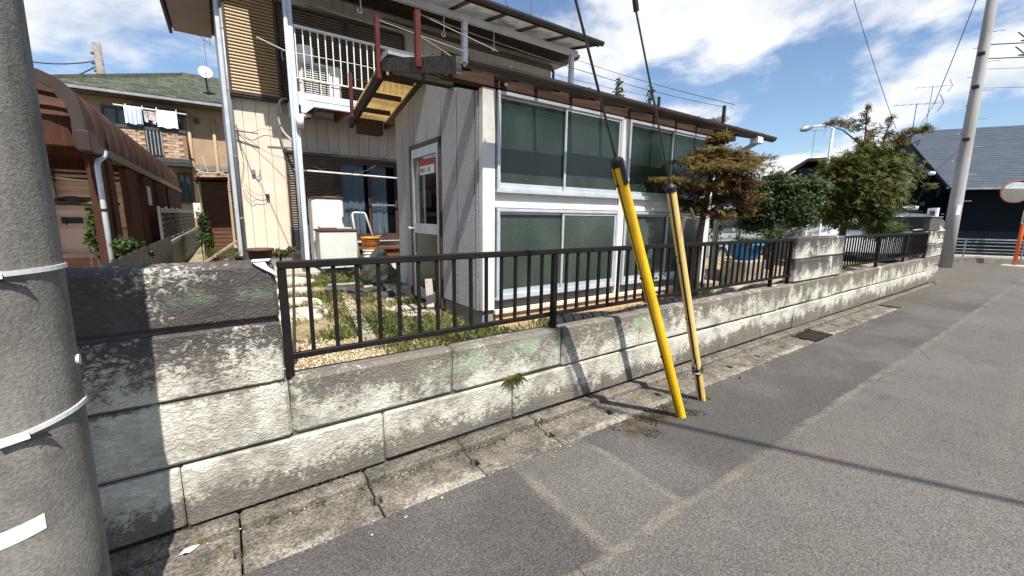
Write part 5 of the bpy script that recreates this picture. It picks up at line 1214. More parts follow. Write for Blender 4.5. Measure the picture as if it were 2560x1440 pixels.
for z0, z1, w_ in ((1.72, 2.05, .06),):
    vs = [];
    for k in range(6):
        t = math.atan2(-2.88, -19.6)+.5+(-.3+.6*k/5)
        for z in (z0, z1): vs.append((plx(z)+rr*math.cos(t), 2.90+rr*math.sin(t), z))
    m.add(vs, [(2*k, 2*k+2, 2*k+3, 2*k+1) for k in range(5)])
m.build('number_plate', 'paper', u2)
m = MB(); vs = []
for k in range(4):
    t = math.atan2(-2.88, -19.6)+.4+(-.12+.24*k/3)
    for z in (1.50, 1.62): vs.append((plx(z)+rr*1.003*math.cos(t), 2.90+rr*1.003*math.sin(t), z))
m.add(vs, [(2*k, 2*k+2, 2*k+3, 2*k+1) for k in range(3)]); m.build('number_sticker', 'galv', u2)
# cables off the pole to the right, with insulators
for z, lab, th in ((6.85, 'upper thick cable leaving the far pole', .03), (6.45, 'lower thick cable leaving the far pole', .03), (6.15, 'highest thin cable leaving the far pole', .012), (5.6, 'middle thin cable leaving the far pole', .012), (4.1, 'lowest thin cable leaving the far pole', .014)):
    A = V3((plx(z), 2.80+.012*z, z)); B = A+V3((14, -17, 1.0 if z > 5 else .9)); w = thing('power_line', lab, 'power line', A)
    m = MB(); m.tube([A+(B-A)*t+V3((0, 0, -.5*4*t*(1-t))) for t in np.linspace(0, 1, 12)], th*.6, 6); m.build('cable', 'wire_k', w)
    if th > .02:
        for s0 in (.035, .085):
            q = A+(B-A)*s0; q2 = A+(B-A)*(s0+.02); m = MB(); m.tube([q, (q+q2)/2, q2], [.02, .055, .02], 8); m.build('insulator', 'black', w)
        cord([A+(B-A)*.03+V3((0, 0, .25)), A+(B-A)*.06+V3((0, 0, -.25)), A+(B-A)*.10+V3((0, 0, -.15)), A+(B-A)*.13+V3((0, 0, .2))], .015, 'wire_k', 'jumper_loop', w)
def wire(name, a, b, label, r=.008, sag=.1):
    a, b = V3(a), V3(b); m = MB(); m.tube([a+(b-a)*t+V3((0, 0, -sag*4*t*(1-t))) for t in np.linspace(0, 1, 9)], r, 5); return tag(m.build(name, 'wire_k'), label, 'wire')
dv = V3((plx(4.05)-.1, 2.88, 4.1)); e1 = far(2330, 434, 17.5); e2 = far(2262, 560, 18.5)
wire('service_drop', dv, e1, 'service wire from the far pole down to a white insulator', .010, .05); wire('service_drop', e1, e2, 'short lower wire below the white insulator', .008, .02)
m = MB(); m.lathe([(.02, -.05), (.075, -.03), (.08, .03), (.03, .06)], e1, 12); tag(m.build('white_insulator', 'car_w', smooth=True), 'round white insulator on the service wire', 'insulator')
wire('high_wire', far(2446, -15, 34), far(2335, 262, 38), 'slanting wire above the maple towards the roof antenna', .02, .1)
wire('high_wire', far(2334, 262, 38), far(2296, 322, 36), 'antenna stay wire down to the navy ridge', .016, .0)
wire('high_wire', far(2130, -15, 26), far(2240, 322, 30), 'faint wire crossing the sky left of the far pole', .013, .1)
wire('roof_wire', far(1420, 142, 12), far(1836, 262, 8.2), 'thin wire stretched above the annex roof', .005, .05)
wire('left_wire', far(60, 152, 30), far(246, 151, 30), 'wire running to the small pole on the far left', .03, .15)
wire('left_wire', far(192, 190, 34), far(244, 165, 30), 'stay wire at the small pole on the far left', .03, 0)
fp = thing('distant_pole', 'small distant utility pole above the green tiled roof', 'utility pole', far(253, 300, 30)*V3((1, 1, 0)))
c = far(253, 190, 30); m = MB(); m.tube([(c[0], c[1], 0), (c[0], c[1], c[2]+1.5)], [.19, .165], 12); m.build('pole_shaft', 'conc_d', fp, True)
for z, w_ in ((1.0, .28), (.55, .32), (.2, .25)):
    m = MB(); m.box(c[0]-w_*.9, c[0]+w_*.5, c[1]-.1, c[1]+.1, c[2]+z-.04, c[2]+z+.04); m.build('cross_arm', 'wire', fp)
# navy house
nv = thing('navy_house', 'dark navy house with a steep blue grey metal roof', 'house', NP(3, 3.2, 0))
E0, EZ, RZ, RB = .80, 3.15, 6.22, 5.45
m = MB(); m.prism([NP(E0+.12, 3.12, 0), NP(E0+.12, 14.0, 0), NP(E0+.12, 14.0, EZ-.05), NP(E0+.12, 3+RB, RZ-.12), NP(E0+.12, 3.12, EZ-.06)], d_*17); m.build('wall', 'navy', nv)
m = MB(); m.prism([NP(E0+.10, 4.2, 2.6), NP(E0+.10, 13.5, 2.6), NP(E0+.10, 13.5, EZ), NP(E0+.10, 3+RB, RZ-.14), NP(E0+.10, 4.2, EZ+.5)], d_*.018); m.build('gable_panel', 'navy_g', nv)
for k in range(28):
    m = MB(); z0 = EZ+.03; b0_, b1_ = 2.55+.0, 3+RB; f0, f1_ = k/28, (k+1)/28
    za, zb = 2.94+(RZ-2.94)*f0, 2.94+(RZ-2.94)*f1_; ba, bb = b0_+(b1_-b0_)*f0, b0_+(b1_-b0_)*f1_
    m.prism([NP(E0-.25, ba, za+.022), NP(E0-.25, bb+.04, zb+.012), NP(E0-.25, bb+.04, zb-.02), NP(E0-.25, ba, za-.02)], d_*17.5); rp = m.build('roof_strip', 'navy_r', nv)
m = MB(); m.prism([NP(E0-.25, 3+RB, RZ), NP(E0-.25, 14.2, EZ), NP(E0-.25, 14.2, EZ-.08), NP(E0-.25, 3+RB, RZ-.08)], d_*17.5); m.build('rear_roof', 'navy_r', nv)
m = MB(); m.prism([NP(E0-.29, 2.52, 2.90), NP(E0-.29, 3+RB, RZ+.03), NP(E0-.29, 3+RB, RZ-.17), NP(E0-.29, 2.52, 2.72)], d_*.035); m.build('rake_trim', 'navy', nv)
m = MB(); m.bar(NP(E0-.2, 2.50, 2.88), NP(E0+17, 2.50, 2.88), .09, .10); m.build('eave_gutter', 'galv', nv)
lt = MB(); lt.prism([NP(E0-1.9, 4.3, 3.0), NP(E0-1.9, 9.5, 3.0), NP(E0+.09, 9.5, 3.75), NP(E0+.09, 4.3, 3.75)], (0, 0, .06)); lt.build('side_roof', 'navy_r', nv)
m = MB(); m.prism([NP(E0-1.7, 4.5, 0), NP(E0-1.7, 9.3, 0), NP(E0-1.7, 9.3, 3.02), NP(E0-1.7, 4.5, 3.02)], d_*1.78); m.build('side_wing', 'navy', nv)
# white framed window on the left face
wc = onx(2318, 530, 0)
def onpl(x, y, Q, N): r_ = ray(x, y); return CAM+r_*(((Q-CAM) @ N)/(r_ @ N))
Qg = V3(NP(E0-1.72, 4.5, 0))
wp_ = [onpl(*p, Qg, d_) for p in ((2318, 557), (2343, 552), (2349, 519), (2324, 521))]
bA = [(p-Q0) @ n_ for p in wp_]; b0_, b1_ = min(bA[0], bA[3]), max(bA[1], bA[2]); b0_, b1_ = min(bA), max(bA); z0, z1 = wp_[0][2], wp_[3][2]
m = MB(); f = .10; a0 = E0-1.77
def slab(b0, b1, z0, z1, a, th, mm): mm.prism([NP(a, b0, z0), NP(a, b1, z0), NP(a, b1, z1), NP(a, b0, z1)], d_*th)
for q in ((b0_, b1_, z1-f, z1), (b0_, b1_, z0, z0+f), (b0_, b0_+f*1.4, z0+f, z1-f), (b1_-f*1.4, b1_, z0+f, z1-f)): slab(*q, a0, .06, m)
wf = m.build('window', 'car_w', nv); m = MB(); slab(b0_+f, b1_-f, z0+f, z1-f, a0+.03, .01, m); m.build('pane', 'auto_g', wf)
m = MB(); m.tube([NP(E0-1.78, 4.6, 2.55), NP(E0-1.95, 4.55, 2.5)], .09, 10); m.build('outdoor_lamp', 'car_w', nv)
# house yard + guard fence by the side road
m = MB(); m.quad(NP(-14, .10, .12), NP(30, .10, .12), NP(30, 20, .12), NP(-14, 20, .12)); struct(m.build('house_yard', 'conc'))
gf = thing('road_fence', 'low galvanised mesh fence on a concrete kerb before the navy house', 'fence', NP(2, 0, 0))
for k in range(-10, 22):
    m = MB(); p0, p1 = NP(.6*k+.004, 0, 0), NP(.6*k+.596, 0, 0); m.prism([(p0[0], p0[1], -.05), (p0[0], p0[1], .19), tuple(V3(p0)+n_*.12+V3((0, 0, .19))), tuple(V3(p0)+n_*.12+V3((0, 0, -.05)))], V3(p1)-V3(p0)); m.build('kerb_block', 'conc_d', gf)
for k in range(-4, 8):
    m = MB(); m.bar(NP(1.55*k+.3, .06, .19), NP(1.55*k+.3, .06, .90), .05, .04); m.build('post', 'galv', gf)
for z, t in ((.875, .05), (.77, .03), (.64, .03), (.51, .03), (.40, .025), (.22, .03)):
    m = MB(); m.bar(NP(-6, .06, z), NP(12.5, .06, z), .03, t); m.build('rail', 'galv', gf)
m = MB()
for k in range(230): a_ = -4+.065*k; m.bar(NP(a_, .085, .22), NP(a_, .085, .41), .008, .008, d_)
stuff(m.build('mesh_wires', 'galv', gf))
for i, (px, py) in enumerate(((2420, 595), (2456, 597), (2510, 598))):
    pass
# convex mirror
mb_ = onz(2535, 664, 0); cmx = thing('traffic_mirror', 'orange post with a round convex traffic mirror by the road fence', 'traffic mirror', mb_)
top = V3((mb_[0], mb_[1], 3.3)); m = MB(); m.tube([mb_, V3((mb_[0], mb_[1], 1.05)), V3((mb_[0], mb_[1], 3.5))], .055, 14); m.build('mirror_post', 'redor', cmx, True)
m = MB(); m.tube([V3((mb_[0], mb_[1], 1.48)), V3((mb_[0], mb_[1], 1.92))], .060, 14); m.build('white_sleeve', 'paper', cmx)
m = MB()
for z in (1.53, 1.61, 1.69, 1.76, 1.83):
    m.box(mb_[0]-.075, mb_[0]-.045, mb_[1]-.035, mb_[1]+.04, z, z+.02); m.box(mb_[0]-.075, mb_[0]-.045, mb_[1]-.008, mb_[1]+.012, z-.015, z+.04)
m.build('lettering', 'black', cmx)
m = MB(); m.tube([V3((mb_[0], mb_[1], 1.05)), V3((mb_[0], mb_[1], 1.40))], .0575, 14); m.build('white_lower_sleeve', 'redor', cmx)
mc = far(2541, 480, math.hypot(mb_[0], mb_[1])-.12); ax = V3((-.80, -.28, -.10)); ax /= np.linalg.norm(ax); u = np.cross(ax, (0, 0, 1)); u /= np.linalg.norm(u); v_ = np.cross(u, ax)
def disc(rings, n=36):
    vs = []; fs = []
    for rr, h in rings:
        for k in range(n): vs.append(mc+(u*math.cos(2*math.pi*k/n)+v_*math.sin(2*math.pi*k/n))*rr+ax*h)
    for i in range(len(rings)-1):
        for k in range(n): fs.append((i*n+k, i*n+(k+1) % n, (i+1)*n+(k+1) % n, (i+1)*n+k))
    return vs, fs
m = MB(); m.add(*disc([(.37, -.03), (.38, .0), (.37, .03), (.352, .03)])); m.add(*disc([(.37, -.03), (.2, -.09), (.01, -.10)])); m.build('mirror_rim', 'redor', cmx, True)
m = MB(); m.add(*disc([(.005, .075), (.1, .072), (.2, .06), (.28, .045), (.354, .028)])); m.build('mirror_glass', 'mirror', cmx, True)
m = MB(); vs = []; n = 24
for k in range(n+1):
    t = math.pi*k/n
    for o_ in (0., .16): vs.append(mc+(u*math.cos(t)+v_*math.sin(t))*.39+ax*o_)
m.add(vs, [(2*k, 2*k+2, 2*k+3, 2*k+1) for k in range(n)]); m.build('visor', 'redor', cmx, True)
m = MB(); m.bar(mc-ax*.09, V3((mb_[0], mb_[1], mc[2])), .05); m.build('bracket', 'galv', cmx)
m = MB(); m.cbox(mb_[0]-.5, mb_[0]+.25, mb_[1]-.5, mb_[1]+.28, -.02, .02, .01); m.build('base_slab', 'conc', cmx)
# box on the corner pillar
bxc = ony(2331, 560, 2.36); m = MB(); m.cbox(13.25, 14.25, 2.30, 2.42, 1.29, 1.60, .012); bx = tag(m.build('olive_box', 'olive'), 'olive grey box sitting on the wall end beside the far pole', 'box')
m = MB(); m.cbox(13.2, 14.3, 2.28, 2.44, 1.602, 1.625, .005); m.build('lid', 'galv', bx)
# street lamp, small dark house, kei van, white car, white gate, garden pier
lb = far(2066, 440, 25); sl2 = thing('street_lamp', 'white curved street lamp behind the round clipped tree', 'street lamp', (lb[0], lb[1], 0))
lt_ = far(2074, 340, 25); p1 = far(2073, 322, 25); p2 = far(2064, 314, 24.9); p3 = far(2030, 317, 24.4); p4 = far(2006, 324, 24.0)
m = MB(); m.tube([(lb[0], lb[1], 0), (lb[0], lb[1], 2), lt_*V3((0, 0, 1))+V3((lb[0], lb[1], 0)), p1*V3((0, 0, 1))+V3((lb[0], lb[1], 0)), p2, p3], [.10, .085, .065, .055, .05, .045], 10); m.build('lamp_post', 'car_w', sl2, True)
m = MB(); dd = (p4-p3)/np.linalg.norm(p4-p3); m.tube([p3-dd*.05, p3+dd*.05, p3+dd*.35, p3+dd*.6, p3+dd*.68], [.04, .10, .15, .10, .02], 12); m.build('lamp_head', 'galv', sl2, True)
dh = far(2032, 470, 34); dhs = thing('dark_house', 'small dark house with upswept eave beyond the trees', 'house', (dh[0], dh[1], .1)); e = V3((.34, -.94, 0))*1.0; e = V3((.5, -.86, 0)); f_ = V3((.86, .5, 0))
m = MB(); b = V3((dh[0], dh[1], 0))-e*.75; m.prism([b, b+e*5, b+e*5+V3((0, 0, 4.9)), b+V3((0, 0, 4.9))], f_*5); m.build('wall', 'navy_g', dhs)
m = MB(); b2 = b-e*.75-f_*.5; m.prism([b2+V3((0, 0, 4.62)), b2+e*.95+V3((0, 0, 5.45)), b2+e*7+V3((0, 0, 5.4)), b2+e*7+V3((0, 0, 5.25)), b2+e*.95+V3((0, 0, 5.25)), b2+V3((0, 0, 4.45))], f_*6); m.build('roof', 'wood_d', dhs)
m = MB(); wl = far(1960, 470, 22); a = far(1850, 480, 24)
lr = thing('long_low_building', 'long low flat roofed building behind the clipped tree', 'building', (a[0], a[1], .1))
q1, q2 = far(1830, 470, 24), far(2070, 470, 27); q1[2] = q2[2] = 0; t1 = far(1830, 440, 24)[2]
m = MB(); dq = q2-q1; nq = V3((-dq[1], dq[0], 0))/np.linalg.norm(dq)*6; m.prism([q1, q2, q2+nq, q1+nq], (0, 0, t1-.35)); m.build('wall', 'navy_g', lr)
m = MB(); m.prism([q1-dq*.03-nq*.08, q2+dq*.03-nq*.08, q2+nq*1.1, q1+nq*1.1], (0, 0, .28)); o = m.build('roof_fascia', 'galv', lr); place_to(o, WLOC[o.name]+V3((0, 0, t1-.34)))
# kei van
def vehicle(name, label, cat, origin, yaw, prof, W, glass, paint, wheels, roofz=None):
    t = thing(name, label, cat, origin); cy_, sy_ = math.cos(yaw), math.sin(yaw); O = V3(origin)
    def T(x, y, z): return O+V3((x*cy_-y*sy_, x*sy_+y*cy_, z))
    m = MB(); n = len(prof); vs = []
    for s_, ins in ((-1, .06), (-1, 0), (1, 0), (1, .06)):
        for x, z in prof:
            tuck = max(0, (z-.95))*.12
            y = s_*(W/2-tuck-ins); cx = sum(p[0] for p in prof)/n; cz_ = sum(p[1] for p in prof)/n
            k = .965 if ins else 1.; vs.append(T(cx+(x-cx)*k, y, cz_+(z-cz_)*k if z > .5 else z))
    fs = [tuple(range(n))[::-1], tuple(range(3*n, 4*n))]
    for a in range(3):
        for i in range(n): fs.append((a*n+i, a*n+(i+1) % n, (a+1)*n+(i+1) % n, (a+1)*n+i))
    m.add(vs, fs); m.build('body', paint, t)
    for nm, pts in glass:
        for s_ in (-1, 1):
            m = MB(); q = []
            for x, z in pts: q.append(T(x, s_*(W/2-max(0, z-.95)*.12-.05+.062), z))
            m.prism(q, V3(T(0, -s_*.02, 0))-V3(T(0, 0, 0))); m.build(nm, 'auto_g', t)
    for x in wheels:
        for s_ in (-1, 1):
            m = MB(); m.tube([T(x, s_*(W/2-.16), .29), T(x, s_*(W/2+.005), .29)], .29, 20); w_ = m.build('wheel', 'tyre', t); m = MB(); m.tube([T(x, s_*(W/2+.0), .29), T(x, s_*(W/2+.012), .29)], .18, 14); m.build('rim', 'galv', w_)
    return t, T
vo = V3((13.3, 7.0, .12))
vprof = [(-1.68, .28), (1.60, .28), (1.70, .45), (1.68, .95), (1.45, 1.22), (1.05, 1.76), (.9, 1.84), (-1.55, 1.86), (-1.66, 1.75), (-1.70, 1.0)]
vt, VT = vehicle('silver_van', 'silver van parked behind the round clipped tree', 'van', tuple(vo), -.16, vprof, 1.5, [('side_window', [(-1.55, 1.12), (-.55, 1.12), (-.55, 1.66), (-1.50, 1.66)]), ('side_window', [(-.47, 1.12), (.42, 1.12), (.42, 1.66), (-.47, 1.66)]), ('side_window', [(.50, 1.12), (1.35, 1.12), (1.02, 1.64), (.50, 1.66)])], 'van', (-1.1, 1.15))
for x in (-.51, .46):
    m = MB(); m.prism([VT(x-.006, -.757, .45), VT(x+.006, -.757, .45), VT(x+.006, -.757, 1.08), VT(x-.006, -.757, 1.08)], V3(VT(0, .02, 0))-V3(VT(0, 0, 0))); m.build('door_seam', 'black', vt)
m = MB(); m.prism([VT(-1.5, -.760, .78), VT(1.5, -.760, .78), VT(1.5, -.760, .84), VT(-1.5, -.760, .84)], V3(VT(0, .02, 0))-V3(VT(0, 0, 0))); m.build('side_moulding', 'alum_d', vt)
m = MB(); m.prism([VT(-.75, -.765, .98), VT(-.6, -.765, .98), VT(-.6, -.765, 1.02), VT(-.75, -.765, 1.02)], V3(VT(0, .03, 0))-V3(VT(0, 0, 0))); m.build('door_handle', 'black', vt)
cc = far(2178, 566, 20.5)
cprof = [(-1.9, .25), (1.9, .25), (2.0, .5), (2.0, .92), (1.86, 1.22), (1.62, 1.50), (1.25, 1.64), (.5, 1.70), (-.8, 1.66), (-1.3, 1.15), (-1.95, .95), (-2.0, .5)]
ctn, CT = vehicle('white_car', 'white car with a roof carrier half hidden behind the tall maple', 'car', (cc[0], cc[1], .12), -1.05, cprof, 1.7, [('side_window', [(-1.1, 1.05), (-.1, 1.05), (-.1, 1.52), (-.75, 1.52)]), ('side_window', [(0., 1.05), (1.68, 1.05), (1.45, 1.42), (1.2, 1.54), (0., 1.55)])], 'car_w', (-1.25, 1.25))
m = MB()
for y in (-.5, .5): m.bar(CT(0, y, 1.74), CT(1.2, y, 1.73), .03)
for x in (.2, 1.): m.bar(CT(x, -.6, 1.78), CT(x, .6, 1.78), .05, .03)
m.build('roof_carrier', 'black', ctn); m = MB(); m.tube([CT(.1, .2, 1.86), CT(1.3, .2, 1.88)], .07, 8); m.build('roof_load', 'galv', ctn)
# white mesh fence and gate beyond the garden; stained block pier
wg = thing('white_mesh_fence', 'white wire mesh fence behind the clipped tree', 'fence', far(1975, 570, 15)*V3((1, 1, 0)))
a, b = far(1925, 560, 15.5), far(2052, 560, 15); zt, zb = far(1975, 536, 15)[2], .12
m = MB()
for k in range(5): q = a+(b-a)*k/4; m.tube([(q[0], q[1], zb), (q[0], q[1], zt+.03)], .03, 8)
m.build('post', 'car_w', wg)
m = MB()
for k in range(60): q = a+(b-a)*k/59; m.tube([(q[0], q[1], zb+.1), (q[0], q[1], zt)], .007, 4)
for k in range(14): z = zb+.1+(zt-zb-.1)*k/13; m.tube([(a[0], a[1], z), (b[0], b[1], z)], .006, 4)
stuff(m.build('mesh_wires', 'car_w', wg))
gp2 = thing('stained_block_wall', 'short stained block wall with a pale bag on top beyond the garden', 'wall', far(1975, 590, 13)*V3((1, 1, 0)))
a, b = far(1944, 575, 13), far(2008, 575, 13.4); zt = far(1975, 557, 13)[2]
for j in range(5):
    z1 = zt-.2*j
    for k in range(2):
        p, q = a+(b-a)*k/2, a+(b-a)*(k+.985)/2; nn_ = V3((-(b-a)[1], (b-a)[0], 0))/np.linalg.norm((b-a)[:2])*.16
        m = MB(); m.prism([(p[0], p[1], z1-.192), (q[0], q[1], z1-.192), (q[0]+nn_[0], q[1]+nn_[1], z1-.192), (p[0]+nn_[0], p[1]+nn_[1], z1-.192)], (0, 0, .188)); m.build('stone_block', 'conc_d', gp2)
m = MB(); q = a+(b-a)*.45; m.add(*blob((q[0], q[1], zt+.08), .22, .15, .13, 9, 3, .5)); tag(m.build('pale_bag', 'cloth_p'), 'pale pink bag lying on the short stained block wall', 'bag')
m = MB(); c = far(1985, 597, 9.5); m.cbox(c[0]-.6, c[0]+.6, 2.9, 3.0, c[2]-.03, c[2], .004); tag(m.build('white_board', 'steel_w'), 'flat white board lying behind the stone pier', 'board')
m = MB(); c = far(2268, 578, 13.5); m.cbox(12.5, 13.15, 2.75, 2.95, 1.15, 1.38, .01); tag(m.build('rusty_sign_board', 'rust'), 'rusty brown board behind the far railing', 'board')

# ------------------------------------------------------------------ plants
def fastmesh(name, V, F, mats, mi, parent=None, kind=None):
    V = np.asarray(V, np.float32); F = np.asarray(F, np.int32); lo, hi = V.min(0), V.max(0); o = np.array([(lo[0]+hi[0])/2, (lo[1]+hi[1])/2, lo[2]])
    me = bpy.data.meshes.new(name); k = F.shape[1]; me.vertices.add(len(V)); me.vertices.foreach_set('co', (V-o).astype(np.float32).ravel())
    me.loops.add(F.size); me.loops.foreach_set('vertex_index', F.ravel()); me.polygons.add(len(F)); me.polygons.foreach_set('loop_start', np.arange(0, F.size, k, dtype=np.int32))
    for q in mats: me.materials.append(M[q])
    me.polygons.foreach_set('material_index', np.asarray(mi, np.int32)); me.update(calc_edges=True); me.validate()
    ob = bpy.data.objects.new(name, me); place(ob, parent, o)
    if kind: ob['kind'] = kind
    return ob
def leafset(P, N, size, mats, mi, name, parent=None, shape='maple', kind=None):
    n = len(P); N = N/np.linalg.norm(N, axis=1, keepdims=True); r = RNG.normal(size=(n, 3)); A = np.cross(N, r); A /= np.linalg.norm(A, axis=1, keepdims=True); B = np.cross(N, A)
    if shape == 'maple':
        q = []
        for k, (ang, L) in enumerate(((-1.9, .55), (-.95, .85), (0, 1.05), (.95, .85), (1.9, .55))):
            for (da, l) in ((0, 0), (-.26, .45), (0, 1.), (.26, .45)): q.append((math.cos(ang+da)*l*L, math.sin(ang+da)*l*L, -.18*(l*L)**2))
        nf = 5
    elif shape == 'oval':
        q = [(0, 0, 0), (.5, .28, .05), (1, 0, -.1), (.5, -.28, .05)]; nf = 1
    else:
        q = [(0, -.05, 0), (0, .05, 0), (.6, .035, -.05), (1, 0, -.2)]; nf = 1
    q = np.array(q); s = size*RNG.uniform(.7, 1.3, n)
    V = P[:, None, :]+s[:, None, None]*(A[:, None, :]*q[None, :, 0:1]+B[:, None, :]*q[None, :, 1:2]+N[:, None, :]*q[None, :, 2:3])
    k = len(q); F = (np.arange(n)[:, None, None]*k+np.arange(k).reshape(nf, 4)[None]).reshape(-1, 4)
    return fastmesh(name, V.reshape(-1, 3), F, mats, np.repeat(mi, nf), parent, kind)
def pad_at(px, py, D, rx, ry, dep=1.):
    c = far(px, py, D); rr = np.linalg.norm(far(px+rx, py, D)-far(px-rx, py, D))/2; rz = abs(far(px, py-ry, D)[2]-far(px, py+ry, D)[2])/2
    h = c-CAM; h[2] = 0; h /= np.linalg.norm(h); e1 = np.array([-h[1], h[0], 0]); return c, e1*rr, h*rr*dep, np.array([0, 0, rz])
def padpts(pads, per, shell=.55, clumps=9):
    P = []; W = []
    for (c, e1, e2, e3), k in pads:
        n = int(per*k); cl = RNG.normal(size=(clumps, 3)); cl /= np.linalg.norm(cl, axis=1, keepdims=True); cl *= RNG.uniform(shell, 1., (clumps, 1))
        i = RNG.integers(0, clumps, n); d = cl[i]+RNG.normal(size=(n, 3))*.27; P.append(c+d[:, :1]*e1+d[:, 1:2]*e2+d[:, 2:3]*e3); W.append(d)
    return np.vstack(P), np.vstack(W)
def limbs(base, mids, tips, r0, name, parent, mat='bark'):
    m = MB(); m.tube([base]+mids, [r0*(1-.12*i) for i in range(len(mids)+1)], 10); o = m.build('trunk', mat, parent, True)
    last = V3(mids[-1])
    for t in tips:
        t = V3(t); s = V3(mids[RNG.integers(max(0, len(mids)-2), len(mids))]); k = (s+t)/2+RNG.normal(size=3)*.05+V3((0, 0, -.03))
        m = MB(); m.tube([s, k, t], [r0*.45, r0*.3, r0*.1], 7); m.build('branch', mat, o, True)
    return o
# bronze layered maple in front of the annex
D1 = 5.95
mp1 = thing('bronze_maple', 'small bronze leaved maple trained in flat layers by the annex window', 'maple tree', (5.05, 2.95, GZ))
PD = [((1797, 345, D1, 26, 24), .5), ((1790, 385, D1, 55, 26), .9), ((1860, 395, D1, 62, 24), .9), ((1800, 425, D1-.1, 100, 26), 1.6), ((1730, 405, D1-.1, 45, 22), .6), ((1665, 455, D1-.25, 52, 15), .7), ((1760, 470, D1-.1, 75, 24), 1.1), ((1850, 455, D1, 60, 22), .8), ((1735, 505, D1-.1, 48, 30), .9), ((1830, 500, D1, 55, 26), .8), ((1775, 535, D1, 70, 18), .7), ((1860, 530, D1+.1, 36, 14), .35)]
pads = [(pad_at(*a), k) for a, k in PD]; pads = [((q[0], q[1], q[2], q[3]*.72), k) for q, k in pads]; P, W = padpts(pads, 520, .5, 13)
P[:, 1] = np.minimum(P[:, 1], 3.36)
N = np.array([0, 0, 1.])+RNG.normal(size=P.shape)*.34+W*.2; h = RNG.random(len(P)); low = P[:, 2] < 1.95
mi = np.where(h < .40, 1, np.where(h < .68, 3, np.where(h < .86, 0, 2))); mi = np.where(low & (h < .30), 2, mi)
leafset(P, N, .074, ['lf_g', 'lf_o', 'lf_r', 'lf_y'], mi, 'leaf_crown', mp1)
b1 = ony(1745, 640, 2.95); limbs((b1[0], 2.95, GZ-.02), [(b1[0]-.01, 2.95, .9), (b1[0]+.02, 2.96, 1.3), (b1[0]+.05, 2.95, 1.6), (b1[0]+.12, 2.95, 1.95), (b1[0]+.15, 2.95, 2.3)], [p[0][0] for p in pads], .052, 'trunk', mp1)
m = MB(); q = [ony(1705, 640, 2.9), ony(1700, 580, 2.9), ony(1712, 545, 2.88), ony(1738, 548, 2.86), ony(1725, 520, 2.85)]; q0 = V3((q[0][0], 2.9, GZ)); m.tube([q0]+q, [.05, .045, .04, .03, .022, .015], 8); m.build('trunk', 'bark', mp1, True)
# clipped round tree
D2 = 9.3
rt = thing('clipped_round_tree', 'dark green tree clipped into a rounded crown behind the railing', 'tree', far(1925, 600, D2)*V3((1, 1, 0))+V3((0, 0, GZ)))
PD = [((1940, 500, D2, 62, 52), 2.2), ((1890, 520, D2-.1, 45, 42), 1.4), ((1995, 505, D2, 48, 50), 1.5), ((1945, 460, D2, 50, 26), 1.0), ((1885, 555, D2, 34, 24), .7), ((2010, 540, D2+.1, 36, 26), .7), ((1862, 500, D2-.2, 40, 36), 1.1), ((2030, 480, D2+.1, 34, 34), .8)]
pads = [(pad_at(*a), k) for a, k in PD]; P, W = padpts(pads, 2100, .5, 30); N = W+RNG.normal(size=P.shape)*.6+np.array([0, -.2, .5]); h = RNG.random(len(P))
leafset(P, N, .058, ['lf_d', 'lf_g', 'lf_m'], np.where(h < .72, 0, np.where(h < .93, 1, 2)), 'leaf_crown', rt, 'oval')
c = far(1925, 596, D2); limbs((c[0]-.02, c[1], GZ-.02), [(c[0], c[1], .9), (c[0]+.04, c[1]+.02, 1.25), (c[0]+.06, c[1]+.04, 1.5), (c[0]+.05, c[1]+.06, 1.75)], [p[0][0] for p in pads], .075, 'trunk', rt)
m = MB(); q = far(1845, 590, 8.6); m.tube([(q[0]-.2, q[1], GZ), (q[0]-.1, q[1], .8), far(1850, 560, 8.7)], [.05, .04, .02], 8)
# shrub at the edge of the annex
s2 = thing('small_shrub', 'small dark shrub at the annex corner drainpipe', 'shrub', far(1790, 600, 7.5)*V3((1, 1, 0))+V3((0, 0, GZ)))
PD = [((1788, 530, 7.6, 18, 16), .5), ((1784, 570, 7.6, 22, 26), .8)]
pads = [(pad_at(*a), k) for a, k in PD]; P, W = padpts(pads, 700, .4); N = W+RNG.normal(size=P.shape)*.6+np.array([0, 0, .5]); leafset(P, N, .05, ['lf_d', 'lf_m'], (RNG.random(len(P)) < .3).astype(int), 'leaf_crown', s2, 'oval')
c = far(1786, 600, 7.6); m = MB(); m.tube([(c[0], c[1], GZ), (c[0], c[1], 1.4)], [.03, .012], 7); m.build('trunk', 'bark', s2)
